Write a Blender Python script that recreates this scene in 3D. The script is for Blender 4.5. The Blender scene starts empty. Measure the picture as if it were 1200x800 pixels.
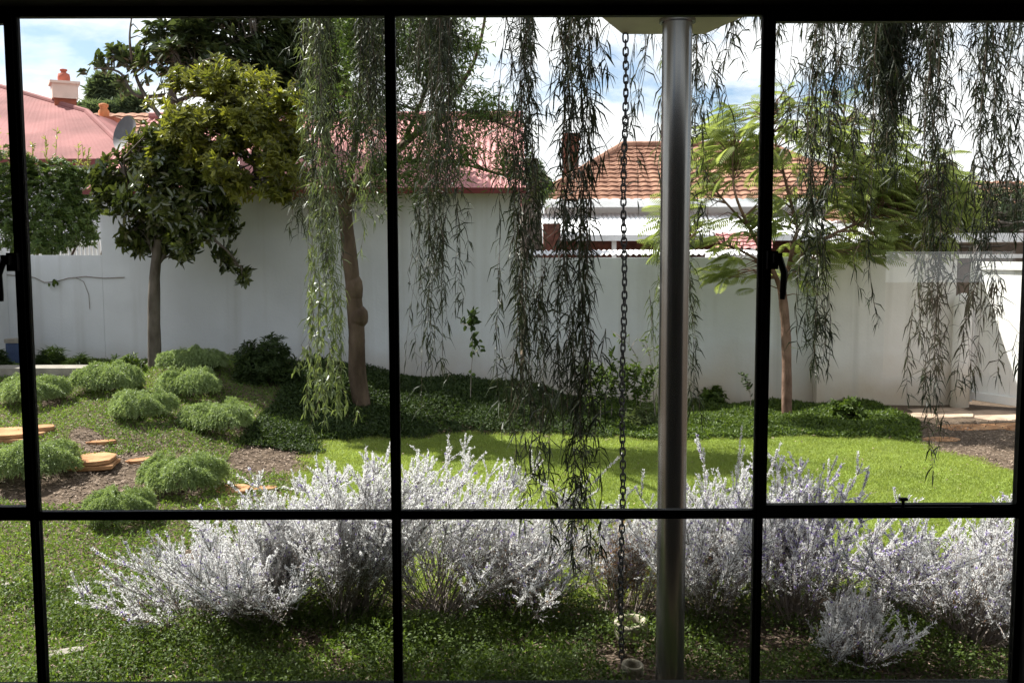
import bpy, math, random
import numpy as np
from mathutils import Vector, Matrix

rng = np.random.default_rng(7)
random.seed(7)
S = bpy.context.scene
C = S.collection
R = math.radians

# ------------------------------------------------------------------ camera
F = 1167.0
CZ = 2.0
PITCH, ROLL = 5.1, -0.15
cam_d = bpy.data.cameras.new('camera')
cam_d.sensor_width = 36.0
cam_d.lens = 36.0 * F / 1200.0
cam_d.clip_start = 0.05
cam_d.clip_end = 2000
cam = bpy.data.objects.new('camera', cam_d)
C.objects.link(cam)
cam.location = (0, 0, CZ)
cam.rotation_euler = (Matrix.Rotation(R(90 - PITCH), 3, 'X') @ Matrix.Rotation(R(ROLL), 3, 'Z')).to_euler()
S.camera = cam
CAMR = np.array(Matrix.Rotation(R(90 - PITCH), 3, 'X') @ Matrix.Rotation(R(ROLL), 3, 'Z'))

# ------------------------------------------------------------------ world, sun, exposure
SUN_EL, SUN_AZ = 52.0, -60.0      # azimuth from +Y, negative = to the left
W = bpy.data.worlds.new('World')
S.world = W
W.use_nodes = True
nt = W.node_tree
nt.nodes.clear()
def N(t, typ, **kw):
    n = t.nodes.new(typ)
    for k, v in kw.items():
        setattr(n, k, v)
    return n
out = N(nt, 'ShaderNodeOutputWorld')
bg = N(nt, 'ShaderNodeBackground')
bg.inputs['Strength'].default_value = 0.043
sky = N(nt, 'ShaderNodeTexSky', sky_type='NISHITA')
sky.sun_disc = False
sky.sun_elevation = R(SUN_EL)
sky.sun_rotation = R(SUN_AZ)
sky.air_density = 1.0
sky.dust_density = 1.2
sky.ozone_density = 1.5
tc = N(nt, 'ShaderNodeTexCoord')
mp = N(nt, 'ShaderNodeMapping')
mp.inputs['Scale'].default_value = (1.0, 1.0, 2.6)
mp.inputs['Location'].default_value = (0.35, 0.2, 0.1)
no = N(nt, 'ShaderNodeTexNoise')
no.inputs['Scale'].default_value = 3.4
no.inputs['Detail'].default_value = 9
no.inputs['Roughness'].default_value = 0.56
no.inputs['Distortion'].default_value = 0.35
rp = N(nt, 'ShaderNodeValToRGB')
rp.color_ramp.elements[0].position = 0.395
rp.color_ramp.elements[1].position = 0.515
no2 = N(nt, 'ShaderNodeTexNoise')
no2.inputs['Scale'].default_value = 9.0
no2.inputs['Detail'].default_value = 6
cr2 = N(nt, 'ShaderNodeValToRGB')
cr2.color_ramp.elements[0].color = (11.2, 11.4, 11.7, 1)
cr2.color_ramp.elements[1].color = (13.5, 13.5, 13.5, 1)
cr2.color_ramp.elements[0].position = 0.3
cr2.color_ramp.elements[1].position = 0.6
mx = N(nt, 'ShaderNodeMix', data_type='RGBA')
L = nt.links.new
L(tc.outputs['Generated'], mp.inputs['Vector'])
L(mp.outputs['Vector'], no.inputs['Vector'])
L(mp.outputs['Vector'], no2.inputs['Vector'])
L(no.outputs['Fac'], rp.inputs['Fac'])
L(no2.outputs['Fac'], cr2.inputs['Fac'])
L(rp.outputs['Color'], mx.inputs['Factor'])
sg = N(nt, 'ShaderNodeMix', data_type='RGBA', blend_type='MULTIPLY')
sg.inputs['Factor'].default_value = 1.0
sg.inputs['B'].default_value = (1.45, 1.5, 1.6, 1)
L(sky.outputs['Color'], sg.inputs['A'])
L(sg.outputs['Result'], mx.inputs['A'])
L(cr2.outputs['Color'], mx.inputs['B'])
L(mx.outputs['Result'], bg.inputs['Color'])
L(bg.outputs['Background'], out.inputs['Surface'])

sun_vec = Vector((math.sin(R(SUN_AZ)) * math.cos(R(SUN_EL)), math.cos(R(SUN_AZ)) * math.cos(R(SUN_EL)), math.sin(R(SUN_EL))))
sl = bpy.data.lights.new('sun', 'SUN')
sl.energy = 5.0
sl.angle = R(0.53)
sl.color = (1.0, 0.955, 0.88)
so = bpy.data.objects.new('sun', sl)
so.rotation_euler = (-sun_vec).to_track_quat('-Z', 'Y').to_euler()
so.location = (-20, 20, 30)
C.objects.link(so)

S.render.engine = 'CYCLES'
S.view_settings.view_transform = 'Standard'
S.view_settings.look = 'None'
S.view_settings.gamma = 1.0
S.view_settings.exposure = 1.45
S.view_settings.use_curve_mapping = False
S.cycles.use_denoising = True
S.cycles.max_bounces = 10
S.cycles.diffuse_bounces = 6
S.cycles.glossy_bounces = 3
S.cycles.transmission_bounces = 4
S.cycles.transparent_max_bounces = 12
S.cycles.sample_clamp_indirect = 6.0

# ------------------------------------------------------------------ pixel helpers (1200 x 800 photograph)
def ray(X, Y):
    d = CAMR @ np.array([(X - 600.0) / F, -(Y - 400.0) / F, -1.0])
    return d
def at(X, Y, D):
    """world point on the line of sight of photo pixel X, Y standing D metres out"""
    d = ray(X, Y)
    return np.array([0, 0, CZ]) + d * (D / d[1])
def sm(t):
    t = np.clip(t, 0, 1)
    return t * t * (3 - 2 * t)
def hgt(x, y):
    x = np.asarray(x, float); y = np.asarray(y, float)
    berm = 0.62 * sm((-x - 0.9) / 3.2) * sm((y - 5.4) / 6.6)
    berm = berm + 0.27 * sm((y - 10.4) / 1.6) * sm((1.7 - x) / 2.2) * (1 - sm((-x - 2.0) / 2.5))
    bump = 0.025 * np.sin(x * 2.3 + 1.1) * np.sin(y * 1.9 + 0.4) + 0.012 * np.sin(x * 6.1 + y * 3.7)
    lawn = sm((x + 1.6) / 1.0) * sm((y - 5.2) / 0.8)
    return berm + bump * (1 - 0.7 * lawn)
def gpt(X, Y):
    d = ray(X, Y)
    t = 3.0
    while t < 60:
        p = np.array([0, 0, CZ]) + d * t
        if p[2] <= hgt(p[0], p[1]):
            break
        t += 0.02
    return p

# ------------------------------------------------------------------ mesh builder
class MB:
    def __init__(s):
        s.v = []; s.f = []; s.a = []; s.m = []; s.n = 0
    def add(s, verts, faces, a=0.5, m=0):
        verts = np.asarray(verts, np.float64).reshape(-1, 3)
        faces = np.asarray(faces, np.int64)
        if faces.shape[1] == 3:
            faces = np.concatenate([faces, np.full((len(faces), 1), -10**9)], 1)
        s.v.append(verts); s.f.append(np.where(faces < 0, -1, faces + s.n))
        s.a.append(np.broadcast_to(np.asarray(a, float), (len(faces),)).copy())
        s.m.append(np.full(len(faces), m, np.int32))
        s.n += len(verts)
    def box(s, c, size, rot=None, a=0.5, m=0):
        x, y, z = [q / 2 for q in size]
        v = np.array([[-x,-y,-z],[x,-y,-z],[x,y,-z],[-x,y,-z],[-x,-y,z],[x,-y,z],[x,y,z],[-x,y,z]])
        if rot is not None:
            v = v @ np.array(rot).T
        s.add(v + np.asarray(c), [[0,3,2,1],[4,5,6,7],[0,1,5,4],[1,2,6,5],[2,3,7,6],[3,0,4,7]], a, m)
    def span(s, a, b, **k):
        a = np.asarray(a, float); b = np.asarray(b, float)
        s.box((a + b) / 2, np.abs(b - a), **k)
    def tube(s, pts, rad, sides=6, a=0.5, m=0, cap=True, closed=False):
        pts = np.asarray(pts, float); n = len(pts)
        rad = np.broadcast_to(np.asarray(rad, float), (n,))
        if closed:
            tan = np.roll(pts, -1, 0) - np.roll(pts, 1, 0)
        else:
            tan = np.gradient(pts, axis=0)
        tan /= np.linalg.norm(tan, axis=1, keepdims=True) + 1e-9
        ref = np.array([0.31, 0.93, 0.17]) if abs(tan[0][1]) < 0.9 else np.array([1.0, 0.1, 0.2])
        u = np.zeros_like(pts); r = ref
        for i in range(n):
            q = r - tan[i] * (r @ tan[i]); q /= np.linalg.norm(q) + 1e-9
            u[i] = q; r = q
        w = np.cross(tan, u)
        th = np.arange(sides) / sides * 2 * np.pi
        v = pts[:, None] + rad[:, None, None] * (np.cos(th)[None, :, None] * u[:, None] + np.sin(th)[None, :, None] * w[:, None])
        v = v.reshape(-1, 3)
        f = []
        for i in range(n if closed else n - 1):
            j = (i + 1) % n
            for k in range(sides):
                f.append([i*sides+k, i*sides+(k+1) % sides, j*sides+(k+1) % sides, j*sides+k])
        s.add(v, f, a, m)
        if cap and not closed:
            for e, flip in ((0, 1), (n - 1, 0)):
                b = s.n
                vv = np.concatenate([v[e*sides:(e+1)*sides], pts[e:e+1]])
                ff = [[k, (k+1) % sides, sides] if not flip else [(k+1) % sides, k, sides] for k in range(sides)]
                s.add(vv, ff, a, m)
    def lathe(s, c, prof, sides=24, a=0.5, m=0):
        prof = np.asarray(prof, float); n = len(prof)
        th = np.arange(sides) / sides * 2 * np.pi
        v = np.stack([prof[:, 0:1] * np.cos(th), prof[:, 0:1] * np.sin(th), np.repeat(prof[:, 1:2], sides, 1)], -1).reshape(-1, 3)
        f = [[i*sides+k, i*sides+(k+1) % sides, (i+1)*sides+(k+1) % sides, (i+1)*sides+k] for i in range(n-1) for k in range(sides)]
        s.add(v + np.asarray(c), f, a, m)
    def build(s, name, mats, parent=None, smooth=False, origin=None):
        v = np.concatenate(s.v); f = np.concatenate(s.f); a = np.concatenate(s.a); mi = np.concatenate(s.m)
        if origin is not None:
            v = v - np.asarray(origin)
        tri = f[:, 3] < 0
        cnt = np.where(tri, 3, 4)
        start = np.concatenate([[0], np.cumsum(cnt)[:-1]])
        flat = f.reshape(-1); flat = flat[flat >= 0]
        me = bpy.data.meshes.new(name)
        me.vertices.add(len(v)); me.vertices.foreach_set('co', v.astype(np.float32).ravel())
        me.loops.add(len(flat)); me.loops.foreach_set('vertex_index', flat.astype(np.int32))
        me.polygons.add(len(f)); me.polygons.foreach_set('loop_start', start.astype(np.int32))
        me.polygons.foreach_set('loop_total', cnt.astype(np.int32))
        if not isinstance(mats, (list, tuple)):
            mats = [mats]
        for m in mats:
            me.materials.append(m)
        me.polygons.foreach_set('material_index', mi)
        me.update(calc_edges=True)
        me.polygons.foreach_set('use_smooth', np.full(len(f), bool(smooth)))
        at_ = me.attributes.new('v', 'FLOAT', 'FACE')
        at_.data.foreach_set('value', a.astype(np.float32))
        o = bpy.data.objects.new(name, me)
        C.objects.link(o)
        if parent is not None:
            o.parent = parent
        return o

def nrm(a):
    return a / (np.linalg.norm(a, axis=-1, keepdims=True) + 1e-9)
def rand_dirs(n):
    return nrm(rng.normal(size=(n, 3)))
def leaves(mb, P, D, Nn, Ln, Wd, kind='hex', fold=0.15, droop=0.15, a=None, m=0):
    """vectorised leaf blades: P base, D direction, Nn normal hint"""
    n = len(P)
    D = nrm(D); Sd = nrm(np.cross(D, Nn)); U = np.cross(Sd, D)
    Ln = np.broadcast_to(np.asarray(Ln, float), (n,))[:, None]; Wd = np.broadcast_to(np.asarray(Wd, float), (n,))[:, None]
    if a is None:
        a = rng.random(n)
    a = np.broadcast_to(a, (n,))
    i = np.arange(n)[:, None]
    if kind == 'dia':
        V = np.stack([P, P + .5*Ln*D + .5*Wd*Sd, P + Ln*D - droop*Ln*U, P + .5*Ln*D - .5*Wd*Sd], 1)
        mb.add(V.reshape(-1, 3), i*4 + np.array([[0, 1, 2, 3]]), a, m)
    elif kind == 'hex':
        up = fold*Wd*U
        V = np.stack([P, P+.32*Ln*D+.5*Wd*Sd+up, P+.7*Ln*D+.4*Wd*Sd+up-.5*droop*Ln*U, P+Ln*D-droop*Ln*U,
                      P+.7*Ln*D-.4*Wd*Sd+up-.5*droop*Ln*U, P+.32*Ln*D-.5*Wd*Sd+up], 1)
        fc = np.concatenate([i*6+np.array([[0,1,2,3]]), i*6+np.array([[0,3,4,5]])])
        mb.add(V.reshape(-1, 3), fc, np.concatenate([a, a]), m)
    elif kind == 'sickle':
        b = (rng.random((n, 1)) - .3) * droop * 2
        D2_ = nrm(D + np.array([0, 0, -1.0])*rng.uniform(.2, 2.2, (n, 1)) - b*U*1.2)
        p1 = P+.42*Ln*D; p2 = p1+.58*Ln*D2_
        V = np.stack([P-.2*Wd*Sd, P+.2*Wd*Sd, p1+.5*Wd*Sd, p2+.08*Wd*Sd, p2-.08*Wd*Sd, p1-.5*Wd*Sd], 1)
        fc = np.concatenate([i*6+np.array([[0,1,2,5]]), i*6+np.array([[5,2,3,4]])])
        mb.add(V.reshape(-1, 3), fc, np.concatenate([a, a]), m)

# ------------------------------------------------------------------ materials
MATS = {}
def mat_new(name):
    m = bpy.data.materials.new(name); m.use_nodes = True
    t = m.node_tree; t.nodes.clear()
    o = N(t, 'ShaderNodeOutputMaterial')
    return m, t, o
def solid(name, col, rough=0.6, metal=0.0, spec=0.4, noise=0.15, nscale=6.0, bump=0.0, bscale=40.0, col2=None, detail=6, stretch=(1,1,1)):
    m, t, o = mat_new(name)
    p = N(t, 'ShaderNodeBsdfPrincipled')
    p.inputs['Roughness'].default_value = rough
    p.inputs['Metallic'].default_value = metal
    p.inputs['Specular IOR Level'].default_value = spec
    c = N(t, 'ShaderNodeTexCoord')
    mpn = N(t, 'ShaderNodeMapping'); mpn.inputs['Scale'].default_value = stretch
    t.links.new(c.outputs['Object'], mpn.inputs['Vector'])
    n = N(t, 'ShaderNodeTexNoise'); n.inputs['Scale'].default_value = nscale; n.inputs['Detail'].default_value = detail
    t.links.new(mpn.outputs['Vector'], n.inputs['Vector'])
    r = N(t, 'ShaderNodeValToRGB')
    r.color_ramp.elements[0].position = 0.35; r.color_ramp.elements[1].position = 0.65
    if col2 is None:
        col2 = tuple(min(1, q*(1+noise)) for q in col); c1 = tuple(q*(1-noise) for q in col)
    else:
        c1 = col
    r.color_ramp.elements[0].color = (*c1, 1); r.color_ramp.elements[1].color = (*col2, 1)
    t.links.new(n.outputs['Fac'], r.inputs['Fac']); t.links.new(r.outputs['Color'], p.inputs['Base Color'])
    if bump:
        n2 = N(t, 'ShaderNodeTexNoise'); n2.inputs['Scale'].default_value = bscale; n2.inputs['Detail'].default_value = 5
        t.links.new(mpn.outputs['Vector'], n2.inputs['Vector'])
        b = N(t, 'ShaderNodeBump'); b.inputs['Strength'].default_value = bump; b.inputs['Distance'].default_value = 0.02
        t.links.new(n2.outputs['Fac'], b.inputs['Height']); t.links.new(b.outputs['Normal'], p.inputs['Normal'])
    t.links.new(p.outputs['BSDF'], o.inputs['Surface'])
    return m
def leafm(name, c1, c2, trans=0.35, rough=0.45, spec=0.4, tcol=None):
    m, t, o = mat_new(name)
    at_ = N(t, 'ShaderNodeAttribute', attribute_name='v')
    r = N(t, 'ShaderNodeValToRGB')
    r.color_ramp.elements[0].color = (*c1, 1); r.color_ramp.elements[1].color = (*c2, 1)
    t.links.new(at_.outputs['Fac'], r.inputs['Fac'])
    p = N(t, 'ShaderNodeBsdfPrincipled')
    p.inputs['Roughness'].default_value = rough; p.inputs['Specular IOR Level'].default_value = spec
    t.links.new(r.outputs['Color'], p.inputs['Base Color'])
    tr = N(t, 'ShaderNodeBsdfTranslucent')
    mxx = N(t, 'ShaderNodeMix', data_type='RGBA', blend_type='MULTIPLY')
    mxx.inputs['Factor'].default_value = 1.0
    mxx.inputs['B'].default_value = (*(tcol or (1.5, 1.5, 0.8)), 1)
    t.links.new(r.outputs['Color'], mxx.inputs['A']); t.links.new(mxx.outputs['Result'], tr.inputs['Color'])
    ms = N(t, 'ShaderNodeMixShader'); ms.inputs['Fac'].default_value = trans
    t.links.new(p.outputs['BSDF'], ms.inputs[1]); t.links.new(tr.outputs['BSDF'], ms.inputs[2])
    t.links.new(ms.outputs['Shader'], o.inputs['Surface'])
    return m
def glassm(name):
    m, t, o = mat_new(name)
    tr = N(t, 'ShaderNodeBsdfTransparent'); tr.inputs['Color'].default_value = (0.965, 0.975, 0.97, 1)
    gl = N(t, 'ShaderNodeBsdfGlossy'); gl.inputs['Roughness'].default_value = 0.0
    lw = N(t, 'ShaderNodeLayerWeight'); lw.inputs['Blend'].default_value = .5
    pw = N(t, 'ShaderNodeMath', operation='POWER'); pw.inputs[1].default_value = 5.0
    fr = N(t, 'ShaderNodeMath', operation='MULTIPLY_ADD'); fr.inputs[1].default_value = .95; fr.inputs[2].default_value = .042
    t.links.new(lw.outputs['Facing'], pw.inputs[0]); t.links.new(pw.outputs[0], fr.inputs[0])
    ms = N(t, 'ShaderNodeMixShader')
    t.links.new(fr.outputs[0], ms.inputs['Fac']); t.links.new(tr.outputs['BSDF'], ms.inputs[1]); t.links.new(gl.outputs['BSDF'], ms.inputs[2])
    t.links.new(ms.outputs['Shader'], o.inputs['Surface'])
    return m
def wallm(name, col, stain=(0.42, 0.33, 0.22), base=0.45):
    """painted render: faint roller mottling, rising damp stain along the foot of the wall"""
    m, t, o = mat_new(name)
    p = N(t, 'ShaderNodeBsdfPrincipled'); p.inputs['Roughness'].default_value = 0.85; p.inputs['Specular IOR Level'].default_value = 0.2
    g = N(t, 'ShaderNodeNewGeometry'); sx = N(t, 'ShaderNodeSeparateXYZ'); t.links.new(g.outputs['Position'], sx.inputs['Vector'])
    n = N(t, 'ShaderNodeTexNoise'); n.inputs['Scale'].default_value = 0.9; n.inputs['Detail'].default_value = 8; n.inputs['Roughness'].default_value = .65
    t.links.new(g.outputs['Position'], n.inputs['Vector'])
    r = N(t, 'ShaderNodeValToRGB'); r.color_ramp.elements[0].position = .3; r.color_ramp.elements[1].position = .7
    r.color_ramp.elements[0].color = (*[q*.88 for q in col], 1); r.color_ramp.elements[1].color = (*[min(1, q*1.06) for q in col], 1)
    t.links.new(n.outputs['Fac'], r.inputs['Fac'])
    n2 = N(t, 'ShaderNodeTexNoise'); n2.inputs['Scale'].default_value = 1.7; n2.inputs['Detail'].default_value = 5
    t.links.new(g.outputs['Position'], n2.inputs['Vector'])
    a1 = N(t, 'ShaderNodeMath', operation='MULTIPLY'); a1.inputs[1].default_value = 0.9
    t.links.new(n2.outputs['Fac'], a1.inputs[0])
    a2 = N(t, 'ShaderNodeMath', operation='SUBTRACT'); t.links.new(a1.outputs[0], a2.inputs[0]); t.links.new(sx.outputs['Z'], a2.inputs[1])
    a3 = N(t, 'ShaderNodeMapRange'); a3.inputs['From Min'].default_value = -base; a3.inputs['From Max'].default_value = 0.35; a3.inputs['To Max'].default_value = 0.72
    t.links.new(a2.outputs[0], a3.inputs['Value'])
    mx_ = N(t, 'ShaderNodeMix', data_type='RGBA'); mx_.inputs['B'].default_value = (*stain, 1)
    t.links.new(a3.outputs['Result'], mx_.inputs['Factor']); t.links.new(r.outputs['Color'], mx_.inputs['A'])
    t.links.new(mx_.outputs['Result'], p.inputs['Base Color'])
    ms_ = N(t, 'ShaderNodeMapping'); ms_.inputs['Scale'].default_value = (5.5, 5.5, .22); t.links.new(g.outputs['Position'], ms_.inputs['Vector'])
    n4 = N(t, 'ShaderNodeTexNoise'); n4.inputs['Scale'].default_value = 1.0; n4.inputs['Detail'].default_value = 6; t.links.new(ms_.outputs['Vector'], n4.inputs['Vector'])
    a4 = N(t, 'ShaderNodeMapRange'); a4.inputs['From Min'].default_value = .52; a4.inputs['From Max'].default_value = .78; a4.inputs['To Max'].default_value = .5
    t.links.new(n4.outputs['Fac'], a4.inputs['Value'])
    mx2 = N(t, 'ShaderNodeMix', data_type='RGBA'); mx2.inputs['B'].default_value = (.36, .35, .32, 1)
    t.links.new(a4.outputs['Result'], mx2.inputs['Factor']); t.links.new(mx_.outputs['Result'], mx2.inputs['A']); t.links.new(mx2.outputs['Result'], p.inputs['Base Color'])
    b = N(t, 'ShaderNodeBump'); b.inputs['Strength'].default_value = .25; b.inputs['Distance'].default_value = .01
    n3 = N(t, 'ShaderNodeTexNoise'); n3.inputs['Scale'].default_value = 28; n3.inputs['Detail'].default_value = 5
    t.links.new(g.outputs['Position'], n3.inputs['Vector']); t.links.new(n3.outputs['Fac'], b.inputs['Height']); t.links.new(b.outputs['Normal'], p.inputs['Normal'])
    t.links.new(p.outputs['BSDF'], o.inputs['Surface'])
    return m
def groundm():
    """garden soil and bark mulch"""
    m, t, o = mat_new('soil')
    p = N(t, 'ShaderNodeBsdfPrincipled'); p.inputs['Roughness'].default_value = .95; p.inputs['Specular IOR Level'].default_value = .15
    g = N(t, 'ShaderNodeNewGeometry')
    n = N(t, 'ShaderNodeTexNoise'); n.inputs['Scale'].default_value = 14; n.inputs['Detail'].default_value = 10; n.inputs['Roughness'].default_value = .75
    t.links.new(g.outputs['Position'], n.inputs['Vector'])
    r = N(t, 'ShaderNodeValToRGB')
    r.color_ramp.elements[0].position = .3; r.color_ramp.elements[1].position = .75
    r.color_ramp.elements[0].color = (.03, .02, .014, 1); r.color_ramp.elements[1].color = (.19, .14, .10, 1)
    t.links.new(n.outputs['Fac'], r.inputs['Fac']); t.links.new(r.outputs['Color'], p.inputs['Base Color'])
    b = N(t, 'ShaderNodeBump'); b.inputs['Strength'].default_value = .8; b.inputs['Distance'].default_value = .03
    t.links.new(n.outputs['Fac'], b.inputs['Height']); t.links.new(b.outputs['Normal'], p.inputs['Normal'])
    t.links.new(p.outputs['BSDF'], o.inputs['Surface'])
    return m

M = dict(
    soil=groundm(),
    steel_black=solid('black_painted_steel', (.004, .004, .005), rough=.5, spec=.15, noise=.2),
    room=solid('dark_interior_paint', (.035, .033, .03), rough=.9, spec=.1),
    glass=glassm('window_glass'),
    post=solid('brushed_grey_steel', (.27, .265, .255), rough=.24, metal=.85, noise=.08, nscale=3, stretch=(30, 30, .6)),
    chain=solid('dark_galvanised_iron', (.08, .08, .085), rough=.45, metal=.7, noise=.3, nscale=30),
    cream=solid('cream_painted_metal', (.55, .52, .42), rough=.5, noise=.06),
    concrete=solid('weathered_clay_pipe', (.33, .30, .225), rough=.9, noise=.3, nscale=25, bump=.4),
    wall=wallm('white_rendered_wall', (.63, .65, .68)),
    wall_r=wallm('white_painted_panel', (.74, .72, .70), base=.2),
    white=solid('white_paint', (.78, .78, .77), rough=.55, noise=.04, nscale=4),
    pink=solid('faded_red_roof_iron', (.44, .215, .21), rough=.75, spec=.12, noise=.20, nscale=1.1, detail=10),
    pink_dull=solid('dull_red_roof_iron', (.225, .10, .097), rough=.8, spec=.1, noise=.24, nscale=.9, detail=10),
    redtrim=solid('dark_red_gutter', (.16, .03, .03), rough=.5, noise=.1),
    tile=solid('terracotta_roof_tiles', (.20, .105, .075), rough=.9, spec=.1, nscale=3.5, col2=(.35, .20, .14)),
    tile_dark=solid('old_red_tiles', (.30, .09, .05), rough=.85, nscale=4, noise=.25),
    brick=solid('red_brown_brick', (.14, .055, .038), rough=.9, nscale=14, noise=.35),
    chimney=solid('cream_chimney_render', (.68, .55, .47), rough=.9, noise=.06),
    terracotta=solid('terracotta_pot', (.40, .11, .07), rough=.8, noise=.12),
    orange_pot=solid('orange_terracotta_pot', (.55, .20, .08), rough=.8, noise=.12),
    zinc=solid('bright_corrugated_zinc', (.78, .79, .80), rough=.5, metal=.1, noise=.06),
    shade_wood=solid('grey_brown_timber', (.17, .13, .10), rough=.8, noise=.2),
    dish=solid('dark_grey_dish_mesh', (.10, .10, .11), rough=.6),
    stone=solid('orange_sandstone', (.26, .125, .06), rough=.95, spec=.15, nscale=7, col2=(.43, .245, .13), bump=.5, bscale=26),
    paving=solid('weathered_paving_stone', (.26, .19, .14), rough=.95, nscale=5, col2=(.46, .34, .25), bump=.4, bscale=22),
    kerb=solid('grey_concrete_kerb', (.24, .22, .19), rough=.95, noise=.2, nscale=8, bump=.3),
    bark_smooth=solid('smooth_brown_bark', (.055, .038, .026), rough=.9, spec=.15, nscale=7, col2=(.125, .09, .065), bump=1.0, bscale=26, stretch=(1, 1, .35)),
    bark_grey=solid('grey_bark', (.07, .058, .047), rough=.92, spec=.15, nscale=9, col2=(.15, .13, .11), bump=.5, bscale=24, stretch=(1, 1, .4)),
    bark_pink=solid('pinkish_brown_bark', (.11, .065, .045), rough=.9, spec=.15, nscale=12, col2=(.22, .14, .105), bump=.5, bscale=30, stretch=(1, 1, .5)),
    twig=solid('brown_twig', (.075, .052, .036), rough=.9, noise=.3),
    twig_grey=solid('grey_brown_stem', (.24, .205, .18), rough=.9, noise=.3, nscale=20),
    magnolia=leafm('dark_glossy_leaves', (.022, .038, .012), (.100, .118, .032), trans=.2, rough=.2, spec=.7),
    magnolia_brown=leafm('brown_leaf_undersides', (.10, .045, .02), (.17, .08, .035), trans=.3, rough=.6),
    yellowgreen=leafm('yellow_green_leaves', (.040, .056, .013), (.255, .26, .042), trans=.44, rough=.35, spec=.5),
    dark_leaf=leafm('dark_green_leaves', (.026, .044, .018), (.085, .11, .038), trans=.25, rough=.35, spec=.5),
    weep_shade=leafm('shaded_grey_green_leaves', (.010, .015, .006), (.036, .047, .021), trans=.14, rough=.5, spec=.25),  # darker copy of the weeping leaves, shade put into the colour
    weep_lit=leafm('sunlit_pale_green_leaves', (.06, .085, .035), (.17, .21, .10), trans=.32, rough=.38, spec=.45),  # paler copy of the same leaves, sunlight put into the colour
    jac=leafm('feathery_green_leaves', (.14, .18, .065), (.29, .335, .14), trans=.58, rough=.5),
    shrub=leafm('fine_green_leaves', (.045, .085, .02), (.12, .17, .045), trans=.35, rough=.4),
    shrub_tip=leafm('pale_new_leaves', (.20, .22, .06), (.32, .32, .12), trans=.4, rough=.5),
    far=leafm('far_tree_needles', (.06, .09, .055), (.13, .165, .09), trans=.3, rough=.6),
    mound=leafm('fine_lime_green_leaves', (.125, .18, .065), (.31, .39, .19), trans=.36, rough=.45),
    silver=leafm('silver_felted_leaves', (.66, .665, .67), (.90, .90, .90), trans=.46, rough=.6, spec=.3, tcol=(1.05, 1.05, 1.05)),
    lilac=leafm('lilac_petals', (.22, .16, .46), (.40, .31, .66), trans=.4, rough=.6, tcol=(1.1, 1.0, 1.2)),
    rust=leafm('dry_brown_leaves', (.22, .10, .05), (.38, .22, .10), trans=.35, rough=.7),
    lawn=leafm('lawn_blades', (.17, .225, .045), (.33, .39, .105), trans=.42, rough=.5, spec=.25, tcol=(1.2, 1.2, .75)),
    weed=leafm('weedy_grass_blades', (.075, .135, .025), (.18, .25, .055), trans=.38, rough=.5),
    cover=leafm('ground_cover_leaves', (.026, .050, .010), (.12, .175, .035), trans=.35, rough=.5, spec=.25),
    cover_dark_shade=leafm('dark_shaded_cover_leaves', (.016, .030, .009), (.055, .085, .026), trans=.25, rough=.6, spec=.2),  # dark leaves, toned down further for shade below the tall wall
    litter=leafm('bark_chips', (.07, .045, .03), (.34, .26, .20), trans=0.0, rough=.9),
    blue=solid('blue_plastic', (.045, .07, .15), rough=.5),
)

# ------------------------------------------------------------------ things
def tag(o, label=None, cat=None, group=None, kind=None):
    if label: o['label'] = label
    if cat: o['category'] = cat
    if group: o['group'] = group
    if kind: o['kind'] = kind
    return o
def empty(name, loc, label, cat, group=None, rz=0.0):
    o = bpy.data.objects.new(name, None)
    C.objects.link(o)
    o.location = tuple(float(q) for q in loc); o.rotation_euler = (0, 0, rz)
    o.empty_display_size = .2
    return tag(o, label, cat, group)
def copy_tree(o, loc, rz, scale, label, parent=None):
    c = o.copy(); C.objects.link(c)
    c.location = tuple(float(q) for q in loc); c.rotation_euler = (0, 0, rz); c.scale = scale
    c['label'] = label
    for ch in list(o.children):
        d = ch.copy(); C.objects.link(d); d.parent = c
        for g in list(ch.children):
            e = g.copy(); C.objects.link(e); e.parent = d
    return c

# ================================================================== SETTING: ground
gx = np.unique(np.concatenate([np.linspace(-9, 9, 181), np.linspace(-9, -400, 16), np.linspace(9, 400, 16)]))
gy = np.unique(np.concatenate([np.linspace(2.75, 14, 114), np.linspace(14, 700, 18), np.linspace(-60, 2.75, 6)]))
XX, YY = np.meshgrid(gx, gy)
ZZ = hgt(XX, YY)
nx, ny = len(gx), len(gy)
idx = np.arange(nx*ny).reshape(ny, nx)
fc = np.stack([idx[:-1, :-1], idx[:-1, 1:], idx[1:, 1:], idx[1:, :-1]], -1).reshape(-1, 4)
g = MB(); g.add(np.stack([XX, YY, ZZ], -1).reshape(-1, 3), fc)
tag(g.build('ground', M['soil'], smooth=True), kind='structure')

# ------------------------------------------------------------------ the dark room the photograph is taken from
WY = 2.47                     # window plane
RX0, RX1, RY0, RY1, RZ0, RZ1 = -3.6, 5.2, -3.2, WY, 0.40, 2.85
WX0, WX1, WZ0, WZ1 = -1.845, at(1192, 560, 2.47)[0]+.019, 0.876, 2.590   # opening
def struct(name, mb, m):
    return tag(mb.build(name, m), kind='structure')
b = MB(); b.span((RX0, RY0, RZ0-.15), (RX1, RY1, RZ0)); struct('room_floor', b, M['room'])
b = MB(); b.span((RX0, RY0, RZ1), (RX1, RY1+.2, RZ1+.12)); struct('room_ceiling', b, M['room'])
b = MB(); b.span((RX0-.15, RY0, -.1), (RX0, RY1, RZ1)); b.span((RX1, RY0, -.1), (RX1+.15, RY1, RZ1)); struct('room_side_walls', b, M['room'])
b = MB()
b.span((RX0, RY1-.10, -.1), (RX1, RY1+.03, WZ0)); b.span((RX0, RY1-.10, WZ1), (RX1, RY1+.03, RZ1))
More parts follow.
